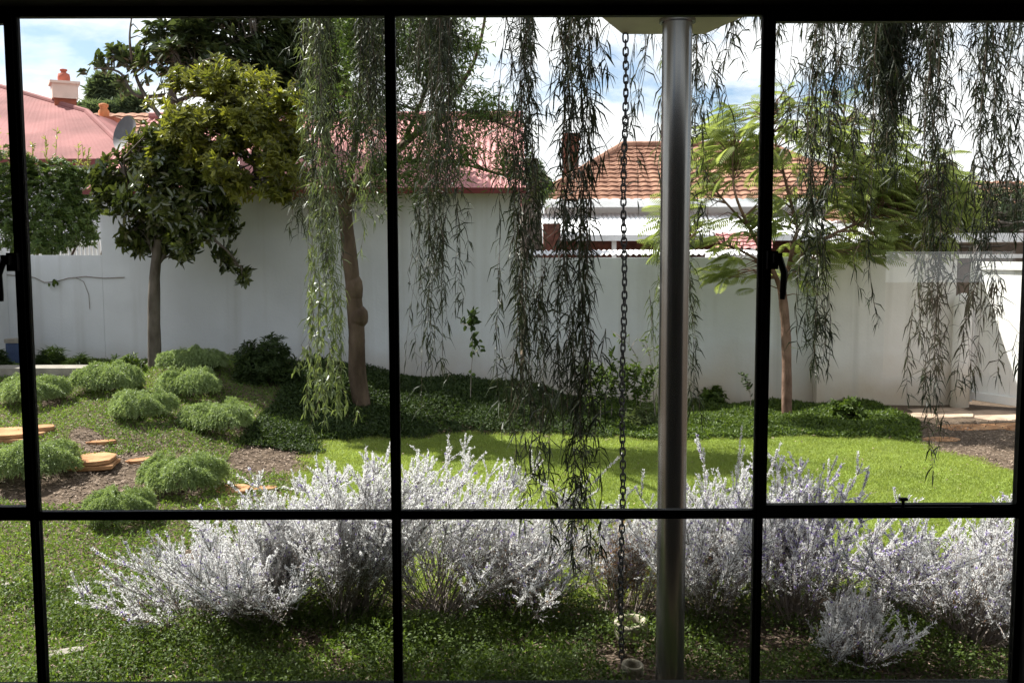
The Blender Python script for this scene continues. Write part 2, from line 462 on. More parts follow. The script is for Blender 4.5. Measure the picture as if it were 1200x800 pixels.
b.span((RX0, RY1-.10, WZ0), (WX0, RY1+.03, WZ1)); b.span((WX1, RY1-.10, WZ0), (RX1, RY1+.03, WZ1))
struct('window_wall', b, M['room'])
# rear wall with an opening to the daylight behind the viewer, which the right panes mirror
OX0, OX1, OZ0, OZ1 = 3.05, 4.5, 0.95, 2.0
b = MB()
b.span((RX0, RY0-.2, -.1), (OX0, RY0, RZ1)); b.span((OX1, RY0-.2, -.1), (RX1, RY0, RZ1))
b.span((OX0, RY0-.2, -.1), (OX1, RY0, OZ0)); b.span((OX0, RY0-.2, OZ1), (OX1, RY0, RZ1))
struct('rear_wall', b, M['room'])

# ------------------------------------------------------------------ steel framed window
win = empty('window', (0, WY, WZ0), 'black steel framed window with slim glazing bars, two fixed lights between two casements', 'window')
def wpart(name, mb, m, parent=None, smooth=False):
    return mb.build(name, m, parent or win, smooth, origin=(0, WY, WZ0))
MUL = [at(43.0, 620, WY)[0], at(464.6, 600, WY)[0], at(887.4, 620, WY)[0]]
HW = .0112
TZ = 1.342
FD = 0.02
def bar(mb, x0, x1, z0, z1, d=FD):
    mb.span((x0, WY-d/2, z0), (x1, WY+d/2, z1))
b = MB()
bar(b, WX0, WX1, WZ1-.022, WZ1, .022); bar(b, WX0, WX1, WZ0, WZ0+.026, .022)
bar(b, WX0, WX0+.016, WZ0+.026, WZ1-.022, .022); bar(b, WX1-.016, WX1, WZ0+.026, WZ1-.022, .022)
wpart('frame', b, M['steel_black'])
for x in MUL:
    b = MB(); bar(b, x-HW, x+HW, WZ0+.026, WZ1-.022, .020); b.span((x-.0035, WY-.017, WZ0+.026), (x+.0035, WY-.0102, WZ1-.022))
    wpart('mullion', b, M['steel_black'])
cols = [(WX0+.016, MUL[0]-HW), (MUL[0]+HW, MUL[1]-HW), (MUL[1]+HW, MUL[2]-HW), (MUL[2]+HW, WX1-.016)]
for i, (x0, x1) in enumerate(cols):
    b = MB(); bar(b, x0, x1, TZ-.0112, TZ+.0112, .018); b.span((x0, WY-.016, TZ-.0035), (x1, WY-.0092, TZ+.0035))
    b2 = wpart('transom', b, M['steel_black'])
    b = MB(); b.span((x0, WY-.003, WZ0+.026), (x1, WY+.003, TZ-.0112)); wpart('glass_pane', b, M['glass'])
    zt = WZ1-.022
    if i in (1, 2):
        b = MB(); b.span((x0, WY-.003, TZ+.0112), (x1, WY+.003, zt)); wpart('glass_pane', b, M['glass'])
        b = MB()       # thin glazing bead
        for (p, q, r_, s_) in ((x0, x0+.0015, TZ+.0112, zt), (x1-.0015, x1, TZ+.0112, zt)):
            bar(b, p, q, r_, s_, .012)
        wpart('glazing_bead', b, M['steel_black'])
    else:
        sw = .0078
        b = MB()
        bar(b, x0, x0+sw, TZ+.0112, zt, .022); bar(b, x1-sw, x1, TZ+.0112, zt, .022)
        bar(b, x0+sw, x1-sw, TZ+.0112, TZ+.0112+.013, .022); bar(b, x0+sw, x1-sw, zt-.0155, zt, .022)
        sash = wpart('casement_sash', b, M['steel_black'])
        b = MB(); b.span((x0+sw, WY-.003, TZ+.0242), (x1-sw, WY+.003, zt-.0155)); wpart('glass_pane', b, M['glass'], sash)
        hx = x1-.004 if i == 0 else x0+.006
        sg = -1 if i == 0 else 1
        b = MB()
        b.box((hx, WY-.022, 1.98), (.026, .022, .045)); b.box((hx+sg*.008, WY-.041, 1.985), (.02, .02, .024))
        b.tube([(hx+sg*.012, WY-.047, 1.985), (hx+sg*.022, WY-.055, 1.95), (hx+sg*.020, WY-.055, 1.90), (hx+sg*.019, WY-.055, 1.885)], [.008, .0085, .0078, .006], 8)
        wpart('handle', b, M['steel_black'], sash)
        if i == 3:
            b = MB(); b.tube([(.98, WY-.018, TZ+.020), (.98, WY-.018, TZ+.038)], .004, 8); b.box((.98, WY-.018, TZ+.040), (.020, .012, .007))
            b.box((1.05, WY-.018, TZ+.016), (.2, .012, .008))
            wpart('stay', b, M['steel_black'], sash)

# ------------------------------------------------------------------ eave above the window with its rain spout
ev = empty('roof_eave', (.7, WY+.2, 3.3), 'cream tapered eave box on top of the steel post, seen from below', 'eave')
b = MB(); b.span((-4, WY+.2, 3.32), (5.5, 4.5, 3.45)); b.build('soffit', M['cream'], ev, origin=ev.location)
zb, zt2 = 3.0, 3.318
pts = []
for z, k in ((zb, 0.0), (zt2, .06)):
    pts += [at(707, 10, 4.36)[0], ]
x0n, x1n = at(700, 20, 4.30)[0], at(880, 20, 4.30)[0]
x0f, x1f = at(730, 38, 4.70)[0], at(826, 38, 4.70)[0]
b = MB()
v = []
for z, k in ((zb, 0), (zt2, .05)):
    v += [(x0n-k, 4.30, z), (x1n+k, 4.30, z), (x1f+k, 4.70+k, z), (x0f-k, 4.70+k, z)]
b.add(v, [[0,3,2,1],[4,5,6,7],[0,1,5,4],[1,2,6,5],[2,3,7,6],[3,0,4,7]])
b.build('spout_box', M['cream'], ev, origin=ev.location)

# ------------------------------------------------------------------ steel post
PXc = at(787.5, 560, 4.40)[0]
post = empty('steel_post', (PXc, 4.40, 0), 'round grey steel post standing in front of the lawn', 'post')
b = MB()
b.lathe((0, 0, 0), [(.0645, -.1), (.0645, 2.985)], 40)
b.build('shaft', M['post'], post, True)
b = MB(); b.lathe((0, 0, 0), [(.0, 2.998), (.078, 2.998), (.078, 2.984), (.0664, 2.984)], 40)
b.build('collar', M['post'], post)

# ------------------------------------------------------------------ rain chain
cx = at(733, 40, 4.66)[0]
chain = empty('rain_chain', (cx, 4.66, 3.0), 'black iron rain chain hanging from the eave spout', 'chain')
th = np.arange(14) / 14 * 2 * np.pi
a_, b_ = .0118, .0205
link_pts = []
for t in th:
    x = a_ * np.sign(np.cos(t)) * abs(np.cos(t)) ** .6; z = b_ * np.sign(np.sin(t)) * abs(np.sin(t)) ** .75
    link_pts.append((x, 0, z))
mb = MB(); mb.tube(link_pts, .0042, 6, closed=True)
link0 = mb.build('link', M['chain'], chain, True)
NL = 96
pitch = (3.0 - .03) / NL
for k in range(NL):
    o = link0 if k == 0 else link0.copy()
    if k: C.objects.link(o); o.parent = chain
    o.location = (.004*math.sin(k*.21), .003*math.sin(k*.13), -.012 - pitch*(k+.4))
    o.scale = (1, 1, 1.0 if k % 2 else 1.0)
    o.rotation_euler = (0, random.uniform(-.04, .04), (R(90) if k % 2 else 0) + random.uniform(-.35, .35) + .25)

# ------------------------------------------------------------------ clay drain collars at the chain's foot
p = at(739, 776, 4.60)
b = MB(); b.lathe((0, 0, 0), [(.036, -.12), (.036, .0), (.040, .008), (.047, .010), (.052, .004), (.053, -.02), (.050, -.14)], 28)
o = b.build('drain_pipe', M['concrete'], None, True); o.location = (p[0], 4.52, .07); o.rotation_euler = (R(6), R(5), 0)
tag(o, 'short upright clay pipe with a hollow mouth just below the rain chain', 'drain pipe')
p = gpt(739, 758)
b = MB(); b.lathe((0, 0, 0), [(.058, -.05), (.062, .01), (.070, .016), (.083, .012), (.086, .0), (.086, -.06)], 30)
o = b.build('drain_ring', M['concrete'], None, True); o.location = (p[0], p[1], hgt(p[0], p[1])+.125); o.rotation_euler = (R(5), R(-4), 0)
tag(o, 'wide pale clay ring sunk in the ground cover behind the drain pipe', 'drain ring')

# ================================================================== walls at the back of the garden
WD = 13.0
def xa(X, D=WD):
    return at(X, 300, D)[0]
zl = at(80, 299, WD)[2]
b = MB(); b.span((xa(-160), WD, -.2), (xa(119), WD+.2, zl))
o = b.build('garden_wall', M['wall'], origin=(xa(0), WD, 0)); o.location = (xa(0), WD, 0)
tag(o, 'low white rendered wall at far left with a dry vine across it', 'wall')
# side return at far left
b = MB(); xs = xa(9)
b.span((xs-.25, 10.6, -.2), (xs-.02, WD-.004, zl-.02))
b.span((xs-.30, 10.6, zl-.02), (xs+.03, WD-.004, zl+.05))
o = b.build('garden_wall', M['wall'], origin=(xs, 11, 0)); o.location = (xs, 11, 0)
tag(o, 'white side wall with a capping at the left edge beside the window handle', 'wall')
zc = at(700, 302, WD)[2]
xw0, xw1 = xa(613)+.004, xa(957)
b = MB(); b.span((xw0, WD+.02, -.2), (xw1, WD+.22, zc))
o = b.build('garden_wall', M['wall'], origin=((xw0+xw1)/2, WD, 0)); o.location = ((xw0+xw1)/2, WD, 0)
tag(o, 'long low white rendered wall behind the rain chain and post', 'wall')
xw2 = xa(1118)
b = MB(); b.span((xw1+.003, WD-.10, -.2), (xw2, WD+.1, zc-.02)); b.span((xw1-.02, WD-.13, zc-.018), (xa(1290), WD+.13, zc+.03))
b.span((xw1+.005, WD-.128, -.1), (xw1+.045, WD-.102, .62))
o = b.build('garden_wall', M['wall_r'], origin=(xw1, WD, 0)); o.location = (xw1, WD, 0)
tag(o, 'smooth white wall panel with a flat capping to the right of the pink trunked tree', 'wall')
# round topped white post and the sunlit gate at the right
gate = empty('garden_gate', (xa(1136), WD-.1, 0), 'white boarded gate with a diagonal brace in full sun at right', 'gate')
ang = R(-64)
rot = np.array(Matrix.Rotation(ang, 3, 'Z'))
gw, gh = 1.7, zc-.06
def gb(c, s, rr=None):
    r_ = rot if rr is None else rot @ rr
    return (rot @ np.array(c), s, r_)
b = MB()
for k in range(11):
    c, s, r_ = gb((gw*(k+.5)/11, 0, gh/2+.04), (gw/11-.004, .025, gh-.08)); b.box(c, s, r_)
b.build('board_panel', M['white'], gate)
b = MB()
for z in (.14, gh-.05):
    c, s, r_ = gb((gw/2, -.025, z), (gw, .03, .1)); b.box(c, s, r_)
for x in (.04, gw-.04):
    c, s, r_ = gb((x, -.027, gh/2), (.08, .03, gh-.12)); b.box(c, s, r_)
b.build('gate_frame', M['white'], gate)
d_ang = math.atan2(gh-.3, gw-.16)
c, s, r_ = gb((gw/2, -.026, gh/2+.04), (math.hypot(gw-.2, gh-.34), .028, .08), np.array(Matrix.Rotation(d_ang, 3, 'Y')))
b = MB(); b.box(c, s, r_); b.build('brace', M['zinc'], gate)
gp = MB(); gp.lathe((0, 0, 0), [(.0, 1.47), (.05, 1.46), (.095, 1.42), (.115, 1.34), (.115, -.1)], 24)
o = gp.build('round_post', M['wall_r'], None, True); o.location = (xa(1122), WD-.22, 0)
tag(o, 'round topped white post against the wall beside the sunlit gate', 'post')

# vine on the left wall
b = MB()
vp = [at(x, y, WD-.012) for x, y in ((8, 322), (40, 325), (52, 331), (65, 330), (80, 326), (100, 324), (122, 326), (146, 325))]
b.tube(vp, .006, 5)
b.tube([at(x, y, WD-.012) for x, y in ((88, 325), (98, 330), (104, 345), (105, 362))], .004, 5)
vine = b.build('dry_vine', M['twig_grey'], origin=vp[0]); vine.location = tuple(vp[0])
tag(vine, 'thin dry vine stem running across the low white wall at left', 'vine')
b = MB(); P = np.array([at(66, 328, WD-.03) for _ in range(7)]) + rng.normal(size=(7, 3))*.03
leaves(b, P, rand_dirs(7)+np.array([0, -.3, -.6]), rand_dirs(7), .07, .05)
b.build('leaf', M['cover'], vine, origin=vp[0])

# ------------------------------------------------------------------ roofs
def roof_face(mb, e0, e1, r1, r0, wave=.0, period=.1, steps=0, step_h=.0, nu=None, m=0):
    """roof sheet between eave e0-e1 and ridge r0-r1, corrugated across and stepped up the slope in tile courses"""
    e0, e1, r1, r0 = [np.asarray(q, float) for q in (e0, e1, r1, r0)]
    Lu = np.linalg.norm(e1-e0)
    nu = nu or max(2, int(Lu/period*6))
    nv = steps*2 if steps else 2
    us = np.linspace(0, 1, nu)
    nn = np.cross(e1-e0, (r0+r1)/2-(e0+e1)/2); nn /= np.linalg.norm(nn)
    if nn[2] < 0: nn = -nn
    rows = []
    for k in range(nv):
        if steps:
            i = k//2; v = (i + (0 if k % 2 == 0 else .999))/steps; off = step_h*(1-(k % 2))
        else:
            v = float(k); off = 0
        A = e0+(r0-e0)*v; B = e1+(r1-e1)*v
        pt = A[None]+(B-A)[None]*us[:, None]
        dist = (pt-e0)@((e1-e0)/Lu)
        ph = dist/period
        if steps:
            wv = wave*np.abs(np.sin(np.pi*ph))**.7
        else:
            wv = wave*np.sin(2*np.pi*ph)
        rows.append(pt+nn[None]*(off+wv)[:, None] if np.ndim(wv) else pt)
    V = np.stack(rows); ii = np.arange(nv*nu).reshape(nv, nu)
    f = np.stack([ii[:-1, :-1], ii[:-1, 1:], ii[1:, 1:], ii[1:, :-1]], -1).reshape(-1, 4)
    mb.add(V.reshape(-1, 3), f, rng.random(len(f)), m)

# ---- neighbour's outbuilding with the tall wall and pink iron roof
xe0, xe1 = xa(119)+.003, at(611, 218, WD)[0]
ze = at(480, 219, WD)[2]
hs = empty('neighbour_outbuilding', ((xe0+xe1)/2, WD, 0), 'tall white walled outbuilding with pink corrugated roof behind the trees', 'building')
b = MB(); b.span((xe0, WD, -.2), (xe1-.02, WD+4.4, ze-.06)); b.build('wall', M['wall'], hs, origin=hs.location)
zr = at(480, 137, 15.2)[2]
b = MB()
roof_face(b, (xe0-.1, WD-.22, ze-.05), (xe1+.05, WD-.22, ze-.05), (xe1+.05, 15.2, zr), (xe0-.1, 15.2, zr), wave=.012, period=.085)
roof_face(b, (xe0-.1, 17.5, ze-.05), (xe1+.05, 17.5, ze-.05), (xe1+.05, 15.2, zr), (xe0-.1, 15.2, zr), wave=.012, period=.085)
rf = b.build('roof', M['pink'], hs, origin=hs.location)
b = MB(); b.tube([(xe0-.1, 15.2, zr+.02), (xe1+.05, 15.2, zr+.02)], .06, 8); b.build('ridge_cap', M['pink'], rf, origin=hs.location)
b = MB(); b.span((xe0-.1, WD-.28, ze-.10), (xe1+.05, WD-.20, ze-.03)); b.build('gutter', M['redtrim'], hs, origin=hs.location)

# ---- house with pink hip roof at far left
hl = empty('pink_roofed_house', (-10, 17, 0), 'house with faded pink iron hip roof and a cream chimney at far left', 'house')
Cn = at(160, 187, 17.0)
A0 = np.array([Cn[0]-14, 17.0, Cn[2]])
r1_ = at(102, 131, 19.8); r0_ = at(-200, 44, 26.4)
b = MB()
roof_face(b, A0, Cn, r1_, r0_, wave=.0012, period=.09)
roof_face(b, Cn, Cn+np.array([0, 6.0, 0]), r1_+np.array([0, 1.2, 0]), r1_, wave=.006, period=.09)
rf = b.build('roof', M['pink_dull'], hl, origin=hl.location)
b = MB(); b.tube([Cn, r1_], .06, 8); b.tube([r1_, r0_], .06, 8); b.build('ridge_cap', M['pink_dull'], rf, origin=hl.location)
b = MB(); b.span((A0[0], 16.93, Cn[2]-.10), (Cn[0]+.05, 17.0, Cn[2]+.01)); b.build('gutter', M['redtrim'], hl, origin=hl.location)
b = MB(); b.span((A0[0]+.4, 17.45, -.2), (Cn[0]-.45, 22, Cn[2]-.05)); b.build('wall', M['wall'], hl, origin=hl.location)
def chimney(parent, X, Ytop, Ybase, D, w, body, bandm, potm, pot_h, pot_r, origin, shaft_m):
    pt = at(X, Ytop, D); pb = at(X, Ybase, D)
    c = np.array([pt[0], D, 0])
    rz = np.array(Matrix.Rotation(R(28), 3, 'Z'))
    mb = MB(); hh = pt[2]-pb[2]
    zs = pb[2]
    mb.box((c[0], D, zs-.5+.32*hh/2), (w*.78, w*.78, 1.0+.32*hh), rz)
    ch = mb.build('chimney', shaft_m, parent, origin=origin)
    mb = MB()
    mb.box((c[0], D, zs+hh*.62), (w*.92, w*.92, hh*.62), rz); mb.box((c[0], D, zs+hh*.95), (w*1.08, w*1.08, hh*.10), rz); mb.box((c[0], D, zs+hh*.90), (w*1.0, w*1.0, hh*.05), rz)
    mb.build('chimney_stack', body, ch, origin=origin)
    mb = MB(); mb.lathe((c[0], D, pt[2]), [(pot_r, 0), (pot_r*1.05, pot_h*.35), (pot_r*.95, pot_h*.62), (pot_r*.45, pot_h*.72), (pot_r*.45, pot_h*.82), (pot_r*.62, pot_h*.86), (pot_r*.62, pot_h*.97), (pot_r*.3, pot_h)], 20)
    mb.build('chimney_pot', potm, ch, True, origin=origin)
chimney(hl, 75, 97, 126, 20.5, .52, M['chimney'], None, M['terracotta'], .27, .115, hl.location, M['tile_dark'])
# ---- tiled house beyond it
ht = empty('tiled_house', (-8.6, 23, 0), 'distant house end with red tiled roof and small orange chimney pot', 'house')
e0 = at(108, 172, 22.5); e1 = at(330, 172, 22.5); r0q = at(108, 134, 24.6); r1q = at(330, 134, 24.6)
e1[2] = e0[2]; r1q[2] = r0q[2]
b = MB(); roof_face(b, e0, e1, r1q, r0q, wave=.035, period=.28, steps=8, step_h=.03); b.build('roof', M['tile'], ht, origin=ht.location)
b = MB(); b.span((e0[0]+.1, 22.7, -.2), (e1[0]-.1, 25, e0[2]-.02)); b.build('wall', M['wall'], ht, origin=ht.location)
pq = at(122, 138, 22.3); b = MB(); b.box((pq[0]+.05, 22.3, pq[2]-.9), (.50, .4, 1.8)); ch = b.build('chimney', M['tile_dark'], ht, origin=ht.location)
b = MB(); b.lathe((pq[0], 22.3, pq[2]), [(.11, 0), (.115, .14), (.07, .2), (.10, .24), (.10, .29), (.04, .31)], 18); b.build('chimney_pot', M['orange_pot'], ch, True, origin=ht.location)
# satellite dish
pd = at(151, 158, 16.6)
b = MB(); prof = [(r_, .28*r_*r_/.3) for r_ in np.linspace(.001, .30, 7)]; b.lathe((0, 0, 0), prof, 24)
dish = empty('satellite_dish', (pd[0], 16.6, pd[2]), 'dark grey satellite dish on the pink roof edge beside the tree', 'dish')
o = b.build('reflector', M['dish'], dish, True); o.rotation_euler = (R(75), 0, R(-35))
b = MB(); b.tube([(0, 0, 0), (0, .18, -.12), (0, .18, -.55)], .02, 6); b.build('mast', M['dish'], dish)

# ---- orange tiled house in the middle distance
hm = empty('orange_tiled_house', (4, 20, 0), 'white house with orange tiled hip roof and brick chimney behind the rain chain', 'house')
Ce = at(624, 236, 20.0); t_ = 2.02
zrg = at(735, 172, 22.02)[2]
Er = np.array([7.6, 20.0, Ce[2]])
rA = Ce+np.array([t_, t_, zrg-Ce[2]]); rB = np.array([Er[0]-t_, 20.0+t_, zrg])
b = MB(); roof_face(b, Ce, Er, rB, rA, wave=.032, period=.22, steps=13, step_h=.030)
roof_face(b, Ce+np.array([0, 2*t_, 0]), Ce, rA, rA+np.array([0, .01, 0]), wave=.03, period=.22, steps=13, step_h=.03)
roof_face(b, Er, Er+np.array([0, 2*t_, 0]), rB+np.array([0, .01, 0]), rB, wave=.03, period=.22, steps=13, step_h=.03)
rf = b.build('roof', M['tile'], hm, origin=hm.location)
b = MB()
for q0, q1 in ((Ce, rA), (rA, rB), (rB, Er)):
    nseg = int(np.linalg.norm(q1-q0)/.35)
    for k in range(nseg):
        a0 = q0+(q1-q0)*k/nseg; a1 = q0+(q1-q0)*(k+1.06)/nseg
        b.tube([a0+[0, 0, .03], a1+[0, 0, .045]], [.085, .075], 8)
b.build('ridge_tiles', M['tile'], rf, origin=hm.location)
b = MB(); b.span((Ce[0]+.35, 20.45, -.2), (Er[0]-.35, 23.6, Ce[2]-.01)); b.build('wall', M['white'], hm, origin=hm.location)
b = MB(); b.span((Ce[0], 19.93, Ce[2]-.12), (Er[0], 20.02, Ce[2]-.005)); b.build('gutter', M['white'], hm, origin=hm.location)
zv0, zv1 = at(680, 276, 18.2)[2], at(680, 250, 20.3)[2]
xv0, xv1 = at(637, 270, 18.2)[0], Er[0]-.6
b = MB(); roof_face(b, (xv0, 18.2, zv0), (xv1, 18.2, zv0), (xv1, 20.4, zv1), (xv0, 20.4, zv1), wave=.012, period=.09)
b.span((xv0, 18.14, zv0-.10), (xv1, 18.2, zv0+.01))
b.build('veranda_roof', M['zinc'], hm, origin=hm.location)
for X in (637, 717, 800, 880):
    xx = at(X, 280, 18.3)[0]
    b = MB(); b.span((xx, 18.25, -.2), (xx+.08, 18.33, zv0-.1)); b.build('veranda_post', M['white'], hm, origin=hm.location)
b = MB(); b.span((xv0+.3, 20.40, -.2), (xv1-.3, 20.446, zv0+.1)); b.build('shaded_brickwork', M['brick'], hm, origin=hm.location)
xb = at(646, 280, 17.6)[0]
b = MB(); b.span((xb-.14, 17.5, -.2), (xb+.16, 17.8, at(646, 262, 17.6)[2])); b.build('brick_pier', M['brick'], hm, origin=hm.location)
pc = at(669, 157, 23.2); b = MB(); b.span((pc[0]-.17, 23.0, 2.6), (pc[0]+.17, 23.4, pc[2])); b.span((pc[0]-.20, 22.97, pc[2]-.16), (pc[0]+.20, 23.43, pc[2]-.06))
b.build('chimney', M['brick'], rf, origin=hm.location)
# shed roof strip showing over the low wall
sr = empty('garden_shed', (2.2, 13.9, 0), 'shed with bright corrugated roof edge just above the low white wall', 'shed')
xs0, xs1 = xa(622, 13.6), xa(905, 13.6)
zs0 = at(700, 300, 13.45)[2]; zs1 = at(700, 293.5, 15.2)[2]
b = MB(); roof_face(b, (xs0, 13.45, zs0+.02), (xs1, 13.45, zs0+.02), (xs1, 15.2, zs1), (xs0, 15.2, zs1), wave=.014, period=.08)
b.build('roof', M['zinc'], sr, origin=sr.location)
b = MB(); b.span((xs0+.1, 13.6, -.2), (xs1-.1, 15.1, zs0-.12)); b.build('wall', M['shade_wood'], sr, origin=sr.location)
# red roofed and white buildings behind the feathery tree
rr = empty('red_roofed_cottage', (5, 17, 0), 'low cottage with red corrugated roof glimpsed through the feathery tree', 'house')
e0 = at(838, 294, 16.4); e1 = at(905, 294, 16.4); e1[2] = e0[2]; q0 = at(838, 274, 17.6); q1 = at(905, 274, 17.6); q1[2] = q0[2]
b = MB(); roof_face(b, e0, e1, q1, q0, wave=.03, period=.16, steps=5, step_h=.025); b.build('roof', M['pink'], rr, origin=rr.location)
b = MB(); b.span((e0[0]+.05, 16.5, -.2), (e1[0]-.05, 17.5, e0[2]-.01)); b.build('wall', M['white'], rr, origin=rr.location)
hr = empty('tiled_house', (9, 20, 0), 'tiled house with pale fascia at the right edge beyond the gate', 'house')
e0 = at(960, 262, 19.0); e1 = np.array([19.0, 19.0, e0[2]]); q0 = at(1010, 214, 21.8); q1 = np.array([19.0, 21.8, q0[2]])
b = MB(); roof_face(b, e0, e1, q1, q0, wave=.035, period=.24, steps=12, step_h=.03); b.build('roof', M['tile'], hr, origin=hr.location)
b = MB(); b.span((e0[0], 18.92, e0[2]-.16), (19.0, 19.0, e0[2]+.0)); b.build('fascia', M['white'], hr, origin=hr.location)
b = MB(); b.span((e0[0]+.3, 19.3, -.2), (18.8, 22, e0[2]-.05)); b.build('wall', M['shade_wood'], hr, origin=hr.location)
cp = empty('carport', (8, 15, 0), 'pale flat carport roof on posts behind the smooth white wall', 'carport')
z0 = at(1150, 284, 15)[2]
b = MB(); b.span((xa(1035, 15), 14.6, z0), (xa(1330, 15), 17.5, z0+.13)); b.build('roof', M['zinc'], cp, origin=cp.location)
for X in (1045, 1140, 1240):
    b = MB(); b.span((xa(X, 15), 14.9, -.2), (xa(X, 15)+.09, 14.99, z0)); b.build('post', M['white'], cp, origin=cp.location)

# picket fence above the left wall
pf = empty('picket_fence', (-6, 15.2, 0), 'white picket fence showing over the low wall under the leafy shrub', 'fence')
b = MB(); ztp = at(90, 283, 15.2)[2]
x = xa(20, 15.2)
while x < xa(117, 15.2):
    b.span((x, 15.2, zl-.6), (x+.035, 15.22, ztp)); x += .062
b.build('pickets', M['white'], pf, origin=pf.location)
b = MB(); b.span((xa(20, 15.2), 15.223, ztp-.05), (xa(117, 15.2), 15.25, ztp+.01)); b.build('rail', M['white'], pf, origin=pf.location)
b = MB(); b.span((xa(20, 15.2), 15.223, zl-.5), (xa(117, 15.2), 15.25, zl-.44)); b.build('rail', M['white'], pf, origin=pf.location)

# concrete edging and blue crate at the left wall foot
def slab(mb, c, rx, ry, h, n=9, rz=0, tilt=0.0, seed=0):
    r_ = np.random.default_rng(seed)
    th = np.sort((np.arange(n)+r_.uniform(-.28, .28, n))/n*2*np.pi)
    rad = r_.uniform(.82, 1.1, n)
    ring = np.stack([rx*rad*np.sign(np.cos(th))*np.abs(np.cos(th))**.75, ry*rad*np.sign(np.sin(th))*np.abs(np.sin(th))**.75], 1)
    ca, sa = math.cos(rz), math.sin(rz)
    ring = ring @ np.array([[ca, sa], [-sa, ca]])
    lv = [(0, .96), (h*.25, 1.0), (h*.5, .985), (h*.85, 1.0), (h, .97)]
    V = []
    for k, (z, s_) in enumerate(lv):
        j = r_.uniform(.98, 1.02, (n, 1))
        V.append(np.concatenate([ring*s_*j, np.full((n, 1), z)+ring[:, :1]*tilt], 1))
    V.append(np.array([[0, 0, h*1.02]]))
    V = np.concatenate(V)+np.asarray(c)
    f = [[i*n+k, i*n+(k+1) % n, (i+1)*n+(k+1) % n, (i+1)*n+k] for i in range(len(lv)-1) for k in range(n)]
    mb.add(V, f, r_.random())
    t = len(lv)-1
    mb.add(V[t*n:], [[k, (k+1) % n, n] for k in range(n)], .5)
pk = gpt(20, 442)
b = MB(); b.span((xa(-120, 11.3), 11.2, .3), (xa(100, 11.3), 11.55, hgt(-5.4, 11.3)+.10))
o = b.build('garden_edging', M['kerb'], origin=(pk[0], 11.3, 0)); o.location = (pk[0], 11.3, 0)
tag(o, 'low grey concrete edging in front of the left wall', 'edging')
bx = empty('plastic_crate', (at(19, 424, 12.3)[0], 12.3, .66), 'blue plastic crate with pale lid by the left wall foot', 'crate')
b = MB(); b.box((0, 0, .12), (.17, .15, .24)); b.build('crate_body', M['blue'], bx)
b = MB(); b.box((0, 0, .27), (.19, .17, .05)); b.build('lid', M['kerb'], bx)

# ------------------------------------------------------------------ stepping stones
def stone(X, Y, rx, ry, layers, label, rz=0, seed=0, group='orange sandstone slabs in the garden bed', mat='stone', lift=.0):
    p = gpt(X, Y); b = MB(); z = 0
    r_ = np.random.default_rng(seed)
    for k in range(layers):
        hh = .036
        slab(b, (r_.uniform(-.03, .03)*k, r_.uniform(-.02, .02)*k, z), rx*(1-.05*k), ry*(1-.05*k), hh, 10, rz, .02, seed*7+k); z += hh+.004
    o = b.build('stone_slab', M[mat]); o.location = (p[0], p[1], float(hgt(p[0], p[1]))-.015+lift)
    return tag(o, label, 'stone', group)
stone(5, 513, .42, .27, 2, 'broad orange sandstone slabs stacked at the left window mullion', .1, 3)
stone(47, 507, .15, .11, 2, 'small orange stone wedge just right of the left mullion', .4, 5)
stone(109, 545, .22, .22, 2, 'stacked orange sandstone slabs on the bark mulch', .2, 8)
stone(118, 520, .14, .06, 1, 'thin dark orange stone sliver behind the stacked slabs', .3, 9)
stone(167, 541, .14, .08, 1, 'pale orange triangular slab behind the round lime shrub', .5, 12)
stone(272, 575, .17, .17, 1, 'orange slabs half hidden behind the largest silver bush', .2, 14)
stone(305, 574, .14, .07, 1, 'flat orange slab at the lawn corner beside the silver bush', .1, 15)
stone(162, 727, .10, .045, 1, 'narrow buff stone lying in the grass below the silver bush', .3, 17)
stone(68, 770, .13, .05, 1, 'pale grey stone strip in the grass at lower left', .5, 19, mat='kerb')
stone(10, 688, .04, .03, 1, 'small pale pebble in the grass at the left edge', .5, 21, mat='kerb')
for k, (X, Y, rx, ry, lab, mt) in enumerate((
    (1098, 484, .50, .35, 'wide weathered paving slab nearest the smooth white wall', 'paving'),
    (1168, 487, .42, .40, 'weathered paving slab in front of the white gate', 'paving'),
    (1130, 501, .55, .20, 'bright orange paving slab at the edge of the lawn', 'stone'),
    (1195, 500, .35, .26, 'orange paving slab at the right window edge', 'stone'),
    (1103, 515, .22, .12, 'small orange slab at the lawn corner by the mulch', 'stone'),
)):
    stone(X, Y, rx, ry, 1, lab, .05, 30+k, 'paving slabs by the gate', mt, lift=-.012)

